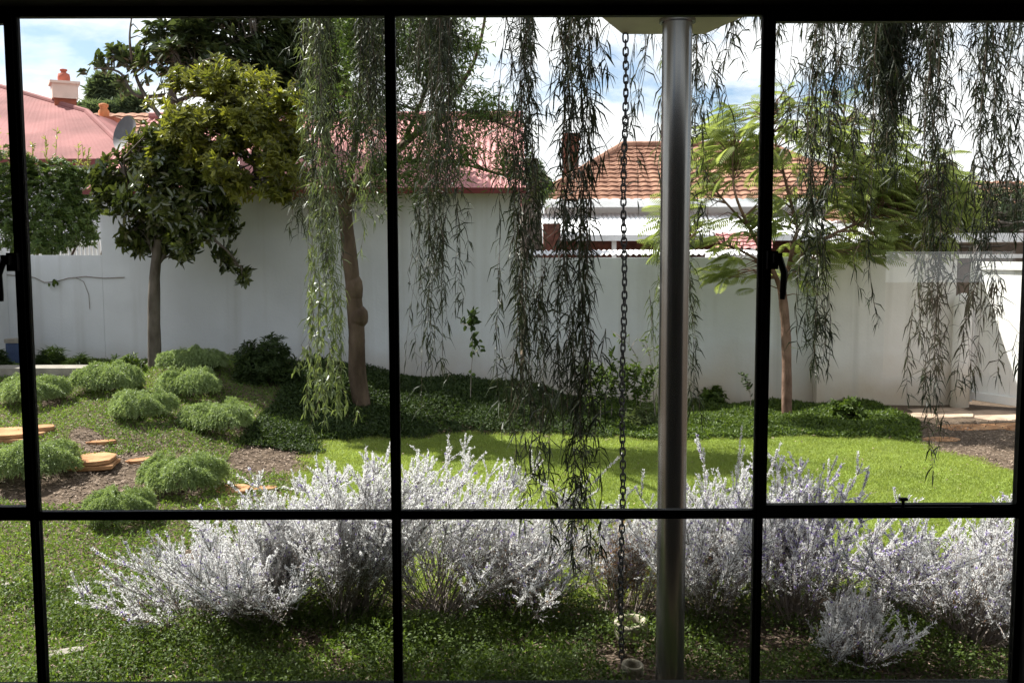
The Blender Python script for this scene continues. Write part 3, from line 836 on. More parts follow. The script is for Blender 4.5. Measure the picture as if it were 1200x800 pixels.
# ================================================================== TREES
def limb(mb, pts, r0, r1, sides=9, wob=.0, m=0):
    """smooth tapered limb through the points"""
    pts = np.asarray(pts, float)
    t = np.linspace(0, 1, len(pts)); tt = np.linspace(0, 1, len(pts)*5)
    out_ = []
    for q in tt:
        i = min(int(q*(len(pts)-1)), len(pts)-2); u = q*(len(pts)-1)-i
        p0, p1, p2, p3 = pts[max(i-1, 0)], pts[i], pts[i+1], pts[min(i+2, len(pts)-1)]
        out_.append(.5*((2*p1)+(-p0+p2)*u+(2*p0-5*p1+4*p2-p3)*u*u+(-p0+3*p1-3*p2+p3)*u**3))
    out_ = np.array(out_)
    rad = r0+(r1-r0)*tt
    rad = rad*(1+wob*np.sin(tt*23+pts[0][0]*5)*rng.uniform(.4, 1, len(tt)))
    mb.tube(out_, rad, sides, m=m)
    return out_
def clump_pts(clumps, D, n, depth=1.0, shell=.55):
    """n points spread through pixel clumps (X, Y, radius px) at about D metres"""
    w = np.array([c[2]**2 for c in clumps], float); w /= w.sum()
    ch = rng.choice(len(clumps), n, p=w)
    P = []
    for i in ch:
        c = clumps[i]; dd = D+(c[3] if len(c) > 3 else 0)
        ctr = at(c[0], c[1], dd); rad = c[2]/F*dd
        d = rand_dirs(1)[0]; r_ = rad*(shell+(1-shell)*rng.random()) if rng.random() < .7 else rad*rng.random()
        if rng.random() < .22: r_ *= rng.uniform(1.05, 1.4)
        P.append(ctr+d*r_*np.array([1, depth, 1]))
    return np.array(P), ch
def small_clumps(poly, n, r0, r1):
    """n small clumps (px) spread inside a rough outline"""
    poly = np.array(poly, float); out_ = []
    while len(out_) < n:
        x, y = rng.uniform(poly[:, 0].min(), poly[:, 0].max()), rng.uniform(poly[:, 1].min(), poly[:, 1].max())
        c = False
        for i in range(len(poly)):
            (x0, y0), (x1, y1) = poly[i], poly[(i+1) % len(poly)]
            if (y0 > y) != (y1 > y) and x < (x1-x0)*(y-y0)/(y1-y0)+x0: c = not c
        if c: out_.append((x, y, rng.uniform(r0, r1), rng.uniform(-.5, .5)))
    return out_
def rosettes(mb, P, ctr, n_leaf, Ln, Wd, m=0, up=.35, spread=1.0, kind='hex', droop=.15):
    """whorls of leaves at twig ends, facing outward and up"""
    n = len(P)
    out_ = nrm(P-ctr)*.7+np.array([0, 0, up])+rng.normal(size=(n, 3))*.35
    ax = nrm(out_)
    PP = np.repeat(P, n_leaf, 0); AX = np.repeat(ax, n_leaf, 0)
    rd = rand_dirs(n*n_leaf); perp = nrm(rd-AX*np.sum(rd*AX, 1, keepdims=True))
    D_ = nrm(perp*spread+AX*rng.uniform(.1, .7, (n*n_leaf, 1)))
    sh = np.repeat(rng.random(n), n_leaf)*.6+rng.random(n*n_leaf)*.4
    leaves(mb, PP+rng.normal(size=PP.shape)*Ln*.12, D_, AX, Ln*rng.uniform(.7, 1.15, n*n_leaf), Wd*rng.uniform(.8, 1.15, n*n_leaf), kind, droop=droop, a=sh, m=m)
def twigs_to(mb, P, skeleton, r=.008, every=1):
    sk = np.concatenate(skeleton)
    for p_ in P[::every]:
        d = np.linalg.norm(sk-p_, axis=1)+np.maximum(0, sk[:, 2]-p_[2])*1.5
        q = sk[np.argmin(d)]
        mid = (p_+q)/2+rng.normal(size=3)*.06*np.linalg.norm(p_-q)+np.array([0, 0, .06])
        mb.tube([q, mid, p_], [r*1.7, r*1.1, r*.5], 4, cap=False)

# ---- magnolia with the round dark crown
base = gpt(181, 431); D1 = base[1]
mg = empty('magnolia_tree', base, 'tree with large dark glossy leaves and a straight bare trunk by the lime mounds', 'tree')
b = MB()
tr = limb(b, [base-[0, 0, .1], at(181, 400, D1), at(180, 350, D1), at(183, 305, D1), at(190, 250, D1), at(205, 190, D1), at(215, 140, D1)], .085, .03, 12, .03)
sk = [tr]
for pth in ([(183, 312), (202, 290), (235, 275), (262, 290), (280, 312)], [(182, 300), (165, 260), (150, 220), (145, 185)], [(186, 280), (215, 240), (255, 210), (300, 190)], [(190, 250), (170, 215), (160, 170)], [(200, 200), (240, 165), (270, 140)]):
    sk.append(limb(b, [at(x, y, D1+rng.uniform(-.5, .5)*(i/4)) for i, (x, y) in enumerate(pth)], .03, .008, 7))
clm = [(150, 222, 40), (200, 205, 48), (250, 215, 40), (165, 262, 40), (220, 262, 36), (262, 298, 14), (284, 318, 11), (270, 310, 10), (195, 288, 22), (135, 245, 24), (300, 190, 30), (205, 160, 42), (165, 180, 30), (245, 170, 36), (150, 290, 12), (128, 215, 14)]
clm = [c for c in clm if not (c[0] > 195 and c[1] < 200)]
clm += [(205, 225, 34), (225, 240, 30), (250, 268, 16), (120, 262, 10), (240, 285, 12), (118, 235, 10), (105, 222, 6), (138, 195, 14), (150, 170, 12)]
clm = small_clumps([(235, 170), (300, 180), (320, 215), (262, 225)], 9, 8, 13)+small_clumps([(150, 168), (190, 150), (228, 170), (245, 205), (262, 230), (270, 262), (240, 298), (195, 300), (150, 285), (118, 250), (114, 215), (128, 190)], 84, 10, 20)+[(262, 298, 12), (284, 318, 10), (270, 310, 9), (118, 238, 9), (290, 322, 6)]
P, _ = clump_pts(clm, D1, 1350, 1.0, .2)
twigs_to(b, P, sk, .007, 2)
b.build('trunk', M['bark_grey'], mg, True, origin=base)
b = MB(); rosettes(b, P, at(205, 230, D1), 7, .130, .055)
b.build('crown', M['magnolia'], mg, origin=base)

# ---- yellow green tree
base = np.array([at(183, 425, 12.3)[0], 12.3, 0]); base[2] = hgt(base[0], base[1])
yg = empty('leafy_tree', base, 'tree with bright yellow green sunlit crown against the pink roof', 'tree')
b = MB()
D2 = 12.15
tr = limb(b, [base-[0, 0, .1], at(183, 350, 12.3), at(186, 290, 12.3), at(215, 235, 12.2), at(248, 190, 12.2), at(275, 140, D2)], .055, .03, 9, .03); sk = [tr]
for pth in ([(215, 235), (280, 215), (335, 200)], [(260, 220), (225, 160), (205, 110)], [(262, 200), (300, 160), (335, 140)], [(268, 160), (255, 110), (235, 85)]):
    sk.append(limb(b, [at(x, y, D2+rng.uniform(-.3, .3)) for x, y in pth], .03, .008, 6))
clm = [(205, 105, 28), (235, 105, 38), (282, 122, 42), (318, 155, 38), (255, 158, 42), (325, 192, 26), (200, 140, 28), (290, 195, 26), (345, 150, 20), (188, 118, 14), (222, 82, 14), (270, 88, 18), (335, 118, 18)]
clm += [(176, 150, 16), (300, 230, 14), (352, 185, 14), (240, 195, 26), (215, 185, 22), (160, 175, 10), (365, 165, 10), (270, 68, 10), (255, 205, 26), (285, 222, 16), (235, 215, 18), (180, 110, 8), (345, 215, 12), (310, 95, 14), (250, 72, 9)]
clm = small_clumps([(185, 105), (215, 84), (250, 76), (300, 88), (345, 118), (356, 160), (350, 205), (335, 232), (300, 226), (262, 214), (238, 190), (240, 215), (205, 175), (185, 140)], 92, 9, 19)+small_clumps([(150, 160), (190, 148), (225, 190), (215, 235), (170, 225)], 10, 6, 11)+[(176, 122, 7), (362, 180, 8), (255, 70, 6), (318, 92, 8)]
P, _ = clump_pts(clm, D2-.7, 2100, .9, .2)
twigs_to(b, P, sk, .006, 3)
b.build('trunk', M['bark_grey'], yg, True, origin=base)
b = MB(); rosettes(b, P, at(260, 150, D2+.3), 7, .100, .032, up=.6)
b.build('crown', M['yellowgreen'], yg, origin=base)
b = MB(); Pb, _ = clump_pts([(330, 222, 9), (315, 220, 7), (342, 226, 5)], D2-.8, 14, .8)
rosettes(b, Pb, at(330, 190, D2), 5, .12, .05, up=-1.0)
b.build('dry_leaves', M['magnolia_brown'], yg, origin=base)

# ---- tall dark tree, leaves against the sky
base = np.array([at(140, 425, 14.3)[0]-.35, 14.3, 0])
tt_ = empty('tall_tree', base, 'tall dark leaved tree rising into the sky above the yellow green crown', 'tree')
D3 = 14.0; b = MB()
tr = limb(b, [base-[0, 0, .1], at(118, 330, 14.3), at(145, 240, 14.2), at(190, 150, D3), at(202, 110, D3), at(204, 50, D3), at(206, -40, D3)], .085, .045, 9, .03); sk = [tr]
for pth in ([(206, 160), (172, 115), (158, 85), (152, 45), (156, 10)], [(205, 110), (160, 112), (140, 85), (110, 80)], [(205, 90), (250, 60), (300, 40)], [(206, 120), (270, 90), (340, 70)], [(205, 60), (235, 20), (260, -30)], [(300, 80), (340, 30), (360, -20)]):
    sk.append(limb(b, [at(x, y, D3+rng.uniform(-.4, .4)) for x, y in pth], .034, .009, 6))
clm = [(182, 42, 20), (240, 45, 34), (300, 55, 36), (340, 38, 32), (122, 78, 10), (138, 62, 11), (102, 85, 6), (360, 85, 28), (272, 22, 32), (212, 15, 26), (160, 80, 14), (225, 75, 24), (320, 95, 28), (145, 100, 11), (192, 85, 14), (385, 50, 22), (350, 10, 30), (170, 62, 10), (235, -20, 40), (310, -20, 40), (380, -10, 40)]
clm += [(250, 70, 34), (290, 75, 34), (330, 70, 34), (375, 60, 30), (400, 40, 26), (395, 95, 18), (200, 60, 20), (355, 110, 22), (260, 100, 20), (415, 70, 14)]
clm += small_clumps([(190, 45), (230, -10), (420, -10), (420, 110), (370, 130), (300, 100), (200, 95), (165, 90), (150, 60)], 64, 8, 18)
P, _ = clump_pts(clm, D3, 1700, .9, .2)
twigs_to(b, P, sk, .007, 2)
b.build('trunk', M['bark_grey'], tt_, True, origin=base)
b = MB(); rosettes(b, P, at(250, 120, D3), 7, .165, .062)
b.build('crown', M['dark_leaf'], tt_, origin=base)

# ------------------------------------------------------------------ hanging sprays of the weeping trees
def strand(mb, top, zend, dens, leafL, leafW, sway=.04, m_leaf=1, spread=(6, 80), sub=3, w=.0016):
    n = max(4, int((top[2]-zend)/.10))
    t = np.linspace(0, 1, n)
    ph = rng.uniform(0, 6.3, 2)
    P = np.stack([top[0]+sway*np.sin(t*4+ph[0])*t+.02*np.sin(t*13+ph[1]), top[1]+sway*np.sin(t*3.2+ph[1])*t+.02*np.sin(t*11+ph[0]), top[2]+(zend-top[2])*t], 1)
    mb.tube(P, w*(1.5-t*.9), 4, cap=False, m=0)
    ln = top[2]-zend
    k = int(ln/dens)
    if k > 0:
        u = np.sort(rng.random(k)); u = u**.92
        Q = np.stack([np.interp(u, t, P[:, c]) for c in range(3)], 1)
        az = rng.uniform(0, 2*np.pi, k); tl = np.radians(rng.uniform(*spread, k)); flip = rng.random(k) < .06
        tl = np.where(flip, tl+.9, tl)
        D_ = np.stack([np.cos(az)*np.sin(tl), np.sin(az)*np.sin(tl), -np.cos(tl)], 1)
        leaves(mb, Q, D_, rand_dirs(k), leafL*rng.uniform(.55, 1.5, k), leafW*rng.uniform(.38, .80, k), 'sickle', droop=.28, m=m_leaf)
    for _ in range(sub):
        if ln < .5 or rng.random() < .2: break
        u0 = rng.uniform(.15, .95); q = np.array([np.interp(u0, t, P[:, c]) for c in range(3)])
        az = rng.uniform(0, 6.3); off = rng.uniform(.05, .13)
        q2 = q+np.array([math.cos(az)*off, math.sin(az)*off, -.10])
        mb.tube([q, (q+q2)/2+[0, 0, .02], q2], w*.8, 3, cap=False, m=0)
        strand(mb, q2, max(q2[2]-rng.uniform(.2, .6), zend-.05), dens, leafL, leafW, sway*.6, m_leaf, spread, 0, w*.8)
def hanging(root, X0, X1, Yend, D, n, dens=.03, leafL=.09, leafW=.0095, mat='weep_shade', ytop=-70, endvar=.25, sub=3, dvar=.35, spread=(6, 80), ystart=None):
    mb = MB()
    ropes = [(rng.uniform(X0, X1), rng.uniform(-dvar, dvar), rng.uniform(.45, .95)) for _ in range(max(2, n//4))]
    ropes[0] = ((X0+X1)/2, 0.0, 1.0)
    for k in range(n):
        rx_, rd_, rf_ = ropes[k % len(ropes)] if k < len(ropes) or rng.random() < .65 else ropes[0]
        X = rx_+rng.normal()*5.0; dd = D+rd_+rng.normal()*.03
        f = rf_*(1 if k < len(ropes) else rng.uniform(.74, 1.0))
        f = 1-(1-f)*endvar/.25*.75
        ye = ytop+(Yend-ytop)*min(1, max(.15, f))
        top = at(X, ytop, dd); ze_ = at(X, ye, dd)[2]
        strand(mb, top, max(ze_, .25), dens*.72, leafL*1.05, leafW*1.4, .085, 1, spread, sub)
    return mb.build('hanging_branch', [M['twig'], M[mat]], root, origin=root.location)

# ---- weeping tree with the knotted trunk at left centre
base = gpt(427, 452); base[1] = 11.3; base = np.array([at(427, 452, 11.3)[0], 11.3, 0]); base[2] = hgt(base[0], base[1])
wt = empty('weeping_tree', base, 'weeping tree with a thick knotted brown trunk in front of the tall white wall', 'tree')
b = MB(); D4 = 11.3
tr = limb(b, [base-[0, 0, .15], at(419, 440, D4), at(418, 390, D4), at(415, 350, D4), at(411, 310, D4), at(406, 265, D4), at(404, 235, D4)], .104, .075, 14, .05); sk = [tr]
kn = at(420, 368, D4-.05)
th = np.linspace(0, np.pi, 7)
for kk, rr_, st_ in ((at(420, 371, D4), .121, 1.1), (at(415, 339, D4), .108, 1.7), (at(418, 400, D4), .103, 1.6)):
    b.lathe(kk, [(max(1e-3, rr_*math.sin(t)*(1+.06*math.sin(3*t))), -rr_*st_*math.cos(t)) for t in th], 14)
for pth, r0 in (([(404, 240), (390, 195), (376, 120), (365, 20), (360, -60)], .06), ([(405, 240), (428, 205), (470, 172), (525, 120), (560, 60), (575, -30)], .062), ([(428, 208), (470, 190), (530, 190), (590, 205), (640, 215)], .028), ([(404, 235), (416, 170), (424, 90), (432, 10), (440, -60)], .05), ([(470, 172), (500, 100), (505, 20), (500, -50)], .03), ([(525, 122), (575, 140), (620, 160)], .018)):
    n_ = len(pth)
    sk.append(limb(b, [at(x, y, D4-(i/(n_-1))*rng.uniform(.0, 1.2)) for i, (x, y) in enumerate(pth)], r0, .01, 8, .04))
# limbs that lean toward the house and carry the long sprays
for pth in ([(365, 20, 10.6), (372, -70, 9.3), (375, -130, 7.6)], [(505, 20, 10.6), (508, -60, 9.0), (505, -120, 7.2), (508, -160, 6.4)], [(432, 10, 10.8), (430, -60, 9.6), (428, -120, 8.0)]):
    limb(b, [at(x, y, d) for x, y, d in pth], .035, .015, 7)
clm = [(430, 60, 40), (480, 60, 36), (520, 90, 30), (560, 130, 28), (595, 150, 18), (540, 180, 26), (480, 195, 26), (590, 190, 18), (420, 140, 26), (450, 130, 26), (610, 205, 12), (450, 200, 22), (500, 150, 26), (385, 120, 24), (410, 20, 40), (500, 20, 40), (545, 60, 20), (400, 200, 14), (440, 230, 10), (490, 225, 12), (640, 220, 10)]
P, _ = clump_pts(clm, D4-.5, 1050, 1.0)
twigs_to(b, P, sk, .005, 2)
b.build('trunk', M['bark_smooth'], wt, True, origin=base)
b = MB(); n = len(P)
PP = np.repeat(P, 16, 0)+rng.normal(size=(n*16, 3))*.10
leaves(b, PP, rng.normal(size=PP.shape)*.6+np.array([0, 0, -.35]), rand_dirs(len(PP)), rng.uniform(.05, .10, len(PP)), rng.uniform(.010, .018, len(PP)), 'hex', a=np.repeat(rng.random(n), 16)*.6+rng.random(n*16)*.4)
b.build('crown', M['shrub'], wt, origin=base)
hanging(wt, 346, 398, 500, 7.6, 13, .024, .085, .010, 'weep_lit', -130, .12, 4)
hanging(wt, 346, 402, 330, 7.8, 16, .022, .09, .010, 'weep_shade', -130, .3, 4)
hanging(wt, 352, 385, 480, 7.4, 4, .018, .05, .022, 'weep_lit', 330, .2, 3)
hanging(wt, 402, 455, 225, 8.0, 26, .024, .09, .010, 'weep_shade', -120, .35, 3)
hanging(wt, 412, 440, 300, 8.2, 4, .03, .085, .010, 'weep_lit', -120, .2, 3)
hanging(wt, 472, 545, 440, 6.6, 13, .026, .095, .009, 'weep_shade', -150, .25, 4)
hanging(wt, 470, 558, 165, 7.0, 28, .024, .095, .010, 'weep_shade', -150, .35, 3)
hanging(wt, 475, 520, 480, 6.8, 3, .05, .085, .009, 'weep_shade', -150, .1, 2)

# ---- second weeping tree, trunk out of frame at right, boughs over the house eave
base = np.array([6.6, 7.2, 0]); base[2] = hgt(base[0], base[1])
w2 = empty('weeping_tree', base, 'weeping tree whose dark grey green sprays hang across the top and right of the window', 'tree')
b = MB()
tr = limb(b, [base-[0, 0, .1], base+[-.1, 0, 1.2], base+[-.3, 0, 2.6], base+[-.6, -.1, 3.9]], .17, .11, 12, .04)
fk = tr[-1]
for pth, r0 in (([fk, (4.6, 7.0, 4.4), (3.2, 6.6, 4.5), (1.8, 6.0, 4.35), (.4, 5.5, 4.2), (-.3, 5.2, 4.1)], .085), ([fk, (4.9, 6.4, 4.3), (3.6, 5.8, 4.25), (2.4, 5.4, 4.15), (1.2, 5.1, 4.05)], .06), ([fk, (5.0, 7.4, 4.3), (3.9, 7.2, 4.4), (2.9, 7.0, 4.3)], .06)):
    limb(b, pth, r0, .015, 8, .04)
b.build('trunk', M['bark_smooth'], w2, True, origin=base)
b = MB(); n = 1300  # loose leaf canopy added above the view to shade sprays and front ground
P = np.stack([rng.uniform(-4.0, -.8, n), rng.uniform(5.3, 6.35, n), rng.uniform(4.3, 5.2, n)], 1)
P = np.concatenate([P, np.stack([rng.uniform(-4.6, -1.4, 420), rng.uniform(6.15, 6.5, 420), rng.uniform(4.5, 5.1, 420)], 1)])
rosettes(b, P, np.array([1, 6, 3.5]), 12, .10, .013, up=-.4, kind='sickle')
b.build('crown', M['weep_shade'], w2, origin=base)  # unseen shading canopy, kept with this tree
hanging(w2, 597, 640, 585, 5.6, 7, .024, .095, .0092, 'weep_shade', -200, .22, 4)
hanging(w2, 598, 636, 500, 5.5, 6, .024, .095, .0092, 'weep_shade', -200, .12, 4)
hanging(w2, 650, 690, 680, 4.95, 11, .022, .095, .0090, 'weep_shade', -230, .07, 4)
hanging(w2, 640, 722, 200, 5.0, 6, .030, .10, .0095, 'weep_shade', -230, .35, 2)
hanging(w2, 748, 770, 240, 5.4, 3, .034, .09, .009, 'weep_shade', -200, .3, 2)
hanging(w2, 804, 826, 190, 5.4, 3, .03, .09, .009, 'weep_shade', -200, .3, 2)
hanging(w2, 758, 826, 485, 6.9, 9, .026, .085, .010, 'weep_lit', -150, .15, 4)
hanging(w2, 806, 826, 480, 6.7, 5, .026, .085, .010, 'weep_shade', -150, .15, 3)
hanging(w2, 852, 890, 120, 5.0, 6, .030, .10, .0095, 'weep_shade', -230, .3, 3)
hanging(w2, 910, 945, 150, 5.6, 3, .032, .09, .009, 'weep_shade', -180, .3, 2)
hanging(w2, 942, 990, 445, 5.9, 11, .024, .09, .0095, 'weep_shade', -180, .18, 4)
hanging(w2, 1030, 1062, 385, 6.3, 3, .038, .09, .0095, 'weep_shade', -170, .2, 3)
hanging(w2, 1085, 1128, 560, 5.6, 7, .028, .09, .009, 'weep_shade', -190, .5, 3)
hanging(w2, 1085, 1126, 470, 5.7, 6, .022, .09, .0095, 'weep_shade', -190, .12, 4)
hanging(w2, 1148, 1185, 465, 5.9, 7, .024, .09, .0095, 'weep_shade', -180, .15, 4)
hanging(w2, 1180, 1215, 290, 5.9, 6, .028, .09, .0095, 'weep_shade', -180, .3, 3)
hanging(w2, 975, 1110, 175, 6.9, 66, .020, .095, .011, 'weep_shade', -150, .5, 4)
hanging(w2, 1015, 1085, 215, 7.1, 54, .020, .095, .011, 'weep_shade', -150, .4, 4)
hanging(w2, 1100, 1200, 170, 6.6, 14, .028, .09, .0095, 'weep_shade', -160, .4, 3)

# ---- feathery tree with the pinkish trunk
def frond_template():
    n1 = 13
    P_, D_, A_ = [], [], []
    for i in range(n1):
        x = .08+.92*(i+.5)/n1; z = .05*math.sin(x*2.5)-.34*x*x
        ln = .30*math.sin(math.pi*(.16+.74*(i+.5)/n1))
        for sgn in (-1, 1):
            P_.append((x, 0, z)); D_.append((.55, sgn*.83, -.22)); A_.append(ln)
    return np.array(P_), nrm(np.array(D_)), np.array(A_)
FP, FD_, FA = frond_template()
base = gpt(922, 490)
jt = empty('feathery_tree', base, 'tree with pale feathery fern like leaves and slim pinkish trunk on the lawn edge', 'tree')
Dj = base[1]; b = MB()
tr = limb(b, [base-[0, 0, .1], at(922, 440, Dj), at(921, 390, Dj), at(918, 355, Dj), at(916, 338, Dj)], .062, .05, 12, .05); sk = [tr]
for pth, r0 in (([(916, 342), (925, 310), (935, 270), (965, 225), (985, 170), (990, 120)], .035), ([(916, 342), (905, 315), (880, 270), (860, 220), (862, 170)], .034), ([(925, 310), (975, 275), (1040, 250), (1090, 235)], .022), ([(905, 315), (860, 290), (825, 285), (800, 290)], .018), ([(935, 270), (920, 210), (905, 150), (900, 120)], .022), ([(880, 270), (840, 225), (815, 190)], .016), ([(965, 225), (1020, 190), (1060, 175)], .018), ([(918, 330), (960, 300), (1010, 300)], .016)):
    sk.append(limb(b, [at(x, y, Dj+rng.uniform(-.8, .8)*(i/len(pth))) for i, (x, y) in enumerate(pth)], r0, .007, 7))
clm = [(862, 165, 34), (885, 140, 28), (840, 205, 30), (820, 250, 26), (800, 285, 20), (850, 280, 28), (905, 180, 34), (950, 140, 34), (985, 170, 36), (1030, 190, 32), (1065, 215, 30), (1010, 245, 36), (960, 225, 34), (905, 250, 28), (945, 290, 28), (1000, 290, 26), (1060, 265, 26), (860, 320, 18), (890, 330, 14), (935, 325, 18), (1090, 240, 26), (1085, 200, 24), (1110, 225, 22), (1045, 285, 24), (1085, 280, 18), (1120, 260, 16), (1000, 210, 30), (1050, 240, 30), (920, 115, 18), (780, 275, 12), (790, 250, 12), (1030, 155, 20)]
P, _ = clump_pts(clm, Dj, 900, 1.5)
twigs_to(b, P, sk, .005, 1)
b.build('trunk', M['bark_pink'], jt, True, origin=base)
b = MB(); ctr = at(930, 270, Dj)
for p_ in P:
    o_ = p_-ctr; az = math.atan2(o_[1], o_[0])+rng.normal()*.7
    dirx = np.array([math.cos(az), math.sin(az), rng.uniform(-.45, .45)]); dirx /= np.linalg.norm(dirx)
    sd = np.cross([0, 0, 1.0], dirx)+rng.normal(size=3)*.55; sd -= dirx*(sd@dirx); sd /= np.linalg.norm(sd); up = np.cross(dirx, sd)
    Mx = np.stack([dirx, sd, up]); s_ = rng.uniform(.27, .42)
    leaves(b, p_+FP@Mx*s_, FD_@Mx, np.tile(up, (len(FP), 1)), FA*s_*1.1, .0150*s_/.36, 'hex', fold=.2, droop=.25, a=np.clip(rng.random()*.7+rng.random(len(FP))*.3, 0, 1))
    x = np.linspace(0, 1, 6); rach = np.stack([x, 0*x, .05*np.sin(x*2.5)-.32*x*x], 1)
    b.tube(p_+rach@Mx*s_, .0022, 3, cap=False, a=.2)
b.build('crown', M['jac'], jt, origin=base)

# ---- fine leaved shrub over the left wall
base = np.array([at(55, 300, 14.3)[0], 14.3, 0.0])
ls = empty('leafy_shrub', base, 'fine leaved green shrub leaning over the low wall at far left', 'shrub')
b = MB(); sk = []
for pth in ([(50, 420), (45, 330), (40, 260), (20, 200)], [(52, 420), (60, 320), (75, 260), (90, 220)], [(50, 420), (30, 320), (5, 260)], [(55, 420), (80, 310), (105, 265)]):
    sk.append(limb(b, [at(x, y, 14.3) for x, y in pth], .03, .008, 6))
clm = [(40, 205, 22), (70, 205, 22), (100, 215, 16), (15, 195, 26), (85, 250, 26), (105, 250, 14), (70, 285, 14), (20, 225, 32), (58, 235, 34), (92, 245, 22), (8, 268, 28), (55, 272, 28), (30, 195, 14), (85, 212, 18), (100, 270, 14), (-10, 230, 30), (25, 285, 14)]
clm += [(50, 287, 13), (85, 284, 10), (105, 280, 9), (20, 288, 12)]
P, _ = clump_pts(clm, 14.0, 2000, .8)
twigs_to(b, P, sk, .004, 9)
b.build('stem', M['twig'], ls, True, origin=base)
b = MB(); rosettes(b, P, at(50, 260, 14.2), 12, .07, .022, up=.5)
b.build('foliage', M['shrub'], ls, origin=base)
b = MB()
for X, Y0, Y1 in ((38, 215, 182), (55, 212, 180), (64, 212, 178), (92, 215, 180), (100, 220, 185), (105, 225, 190), (-5, 200, 150), (12, 205, 165)):
    p0, p1 = at(X, Y0, 14.0), at(X+rng.uniform(-4, 6), Y1-rng.uniform(5, 25), 14.0)
    b.tube([p0, p1], .004, 3)
    q = p0+(p1-p0)*rng.random((34, 1)); leaves(b, q, rng.normal(size=(34, 3))*.5+[0, 0, .6], rand_dirs(34), .075, .018, 'hex')
b.build('new_shoots', M['shrub_tip'], ls, origin=base)

# ---- far trees between the chimneys
def far_tree(name, label, clumps, D, n, trunk_px, ln=.22):
    base = np.array([at(trunk_px[0], 300, D)[0], D, 0.0])
    t = empty(name, base, label, 'tree', 'distant trees beyond the roofs')
    b = MB(); s_ = [limb(b, [base, at(trunk_px[0], 200, D), at(trunk_px[0], trunk_px[1], D)], .3, .06, 7)]
    P, _ = clump_pts(clumps, D, n, 1.0)
    twigs_to(b, P, s_, .02, 6); b.build('trunk', M['bark_grey'], t, origin=base)
    b = MB(); rosettes(b, P, at(trunk_px[0], trunk_px[1]+20, D), 14, ln, ln*.22, up=.3, kind='dia')
    b.build('crown', M['far'], t, origin=base)
far_tree('conifer', 'distant layered conifer rising between the two chimneys', [(122, 101, 8), (112, 109, 6), (132, 110, 8), (125, 95, 5), (138, 104, 6), (120, 117, 10), (111, 98, 3)], 45, 260, (124, 95), .55)
far_tree('round_tree', 'distant round bushy tree between the chimneys', [(100, 131, 8), (112, 134, 9), (130, 132, 10), (145, 132, 10), (155, 128, 10), (160, 122, 8), (92, 133, 4)], 38, 460, (125, 130), .45)
far_tree('bushy_tree', 'dark bushy tree filling the gap between the pink roof and the orange tiled house', [(622, 205, 16), (630, 222, 15), (618, 230, 12), (640, 215, 8)], 18.5, 260, (622, 210), .13)

far_tree('leafy_tree', 'pale leafy tree beyond the carport at the right edge', [(1010, 235, 22), (1045, 225, 22), (1080, 240, 24), (1120, 235, 24), (1160, 240, 24), (1195, 245, 24), (1230, 240, 26), (1100, 258, 18), (1145, 260, 18), (1180, 262, 16), (1030, 255, 18)], 18.3, 900, (1110, 230), .12)
# ================================================================== SHRUBS
# ---- lime green mounds
def make_mound(n, seed):
    global rng
    rng = np.random.default_rng(seed)
    mb = MB()
    # drooping tassels over a squat dome
    k = n
    az = rng.uniform(0, 2*np.pi, k); e = np.arcsin(rng.uniform(.10, 1, k))
    lump = 1+.13*np.sin(az*3+seed)+.09*np.sin(az*7+e*4+seed)
    rad = np.where(rng.random(k) < .8, rng.uniform(.90, 1.02, k), rng.uniform(.5, .92, k))*lump
    zz = .10+.25*np.sign(np.sin(e))*np.abs(np.sin(e))**.8*rad*(1+.10*np.sin(az*5+seed))
    P = np.stack([np.cos(az)*np.cos(e)**.7*.42*rad, np.sin(az)*np.cos(e)**.7*.42*rad, zz], 1)
    m_ = 10
    flat = nrm(P*np.array([1, 1, 0])+1e-4)
    D0 = nrm(flat*.9+np.array([0, 0, .35])*np.sin(e)[:, None]+rng.normal(size=P.shape)*.28)
    PP = np.repeat(P, m_, 0); DD = np.repeat(D0, m_, 0)
    tpos = np.tile(np.linspace(0, 1, m_), k)[:, None]
    shoot = np.repeat(rng.uniform(.025, .058, (k, 1)), m_, 0)
    Q = PP+DD*shoot*tpos-np.array([0, 0, 1])*.040*tpos**2
    LD = nrm(DD*.6+rng.normal(size=Q.shape)*.42+np.array([0, 0, -.55]))
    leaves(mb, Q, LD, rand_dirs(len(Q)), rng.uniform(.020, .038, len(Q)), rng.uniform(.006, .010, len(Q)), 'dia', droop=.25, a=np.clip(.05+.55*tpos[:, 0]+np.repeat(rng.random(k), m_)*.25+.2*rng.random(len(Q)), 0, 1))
    sb = MB()
    for _ in range(26):
        a0 = rng.uniform(0, 6.3); e0_ = rng.uniform(.1, 1.4); d = np.array([math.cos(a0)*math.cos(e0_)*.36, math.sin(a0)*math.cos(e0_)*.36, math.sin(e0_)*.25])
        sb.tube([(0, 0, -.03), d*.5+[0, 0, .05], d], [.006, .004, .002], 4)
    rng = np.random.default_rng(seed+100)
    return mb, sb
MOUND = []
GL = 'lime green mounded shrubs in the sloping bed'
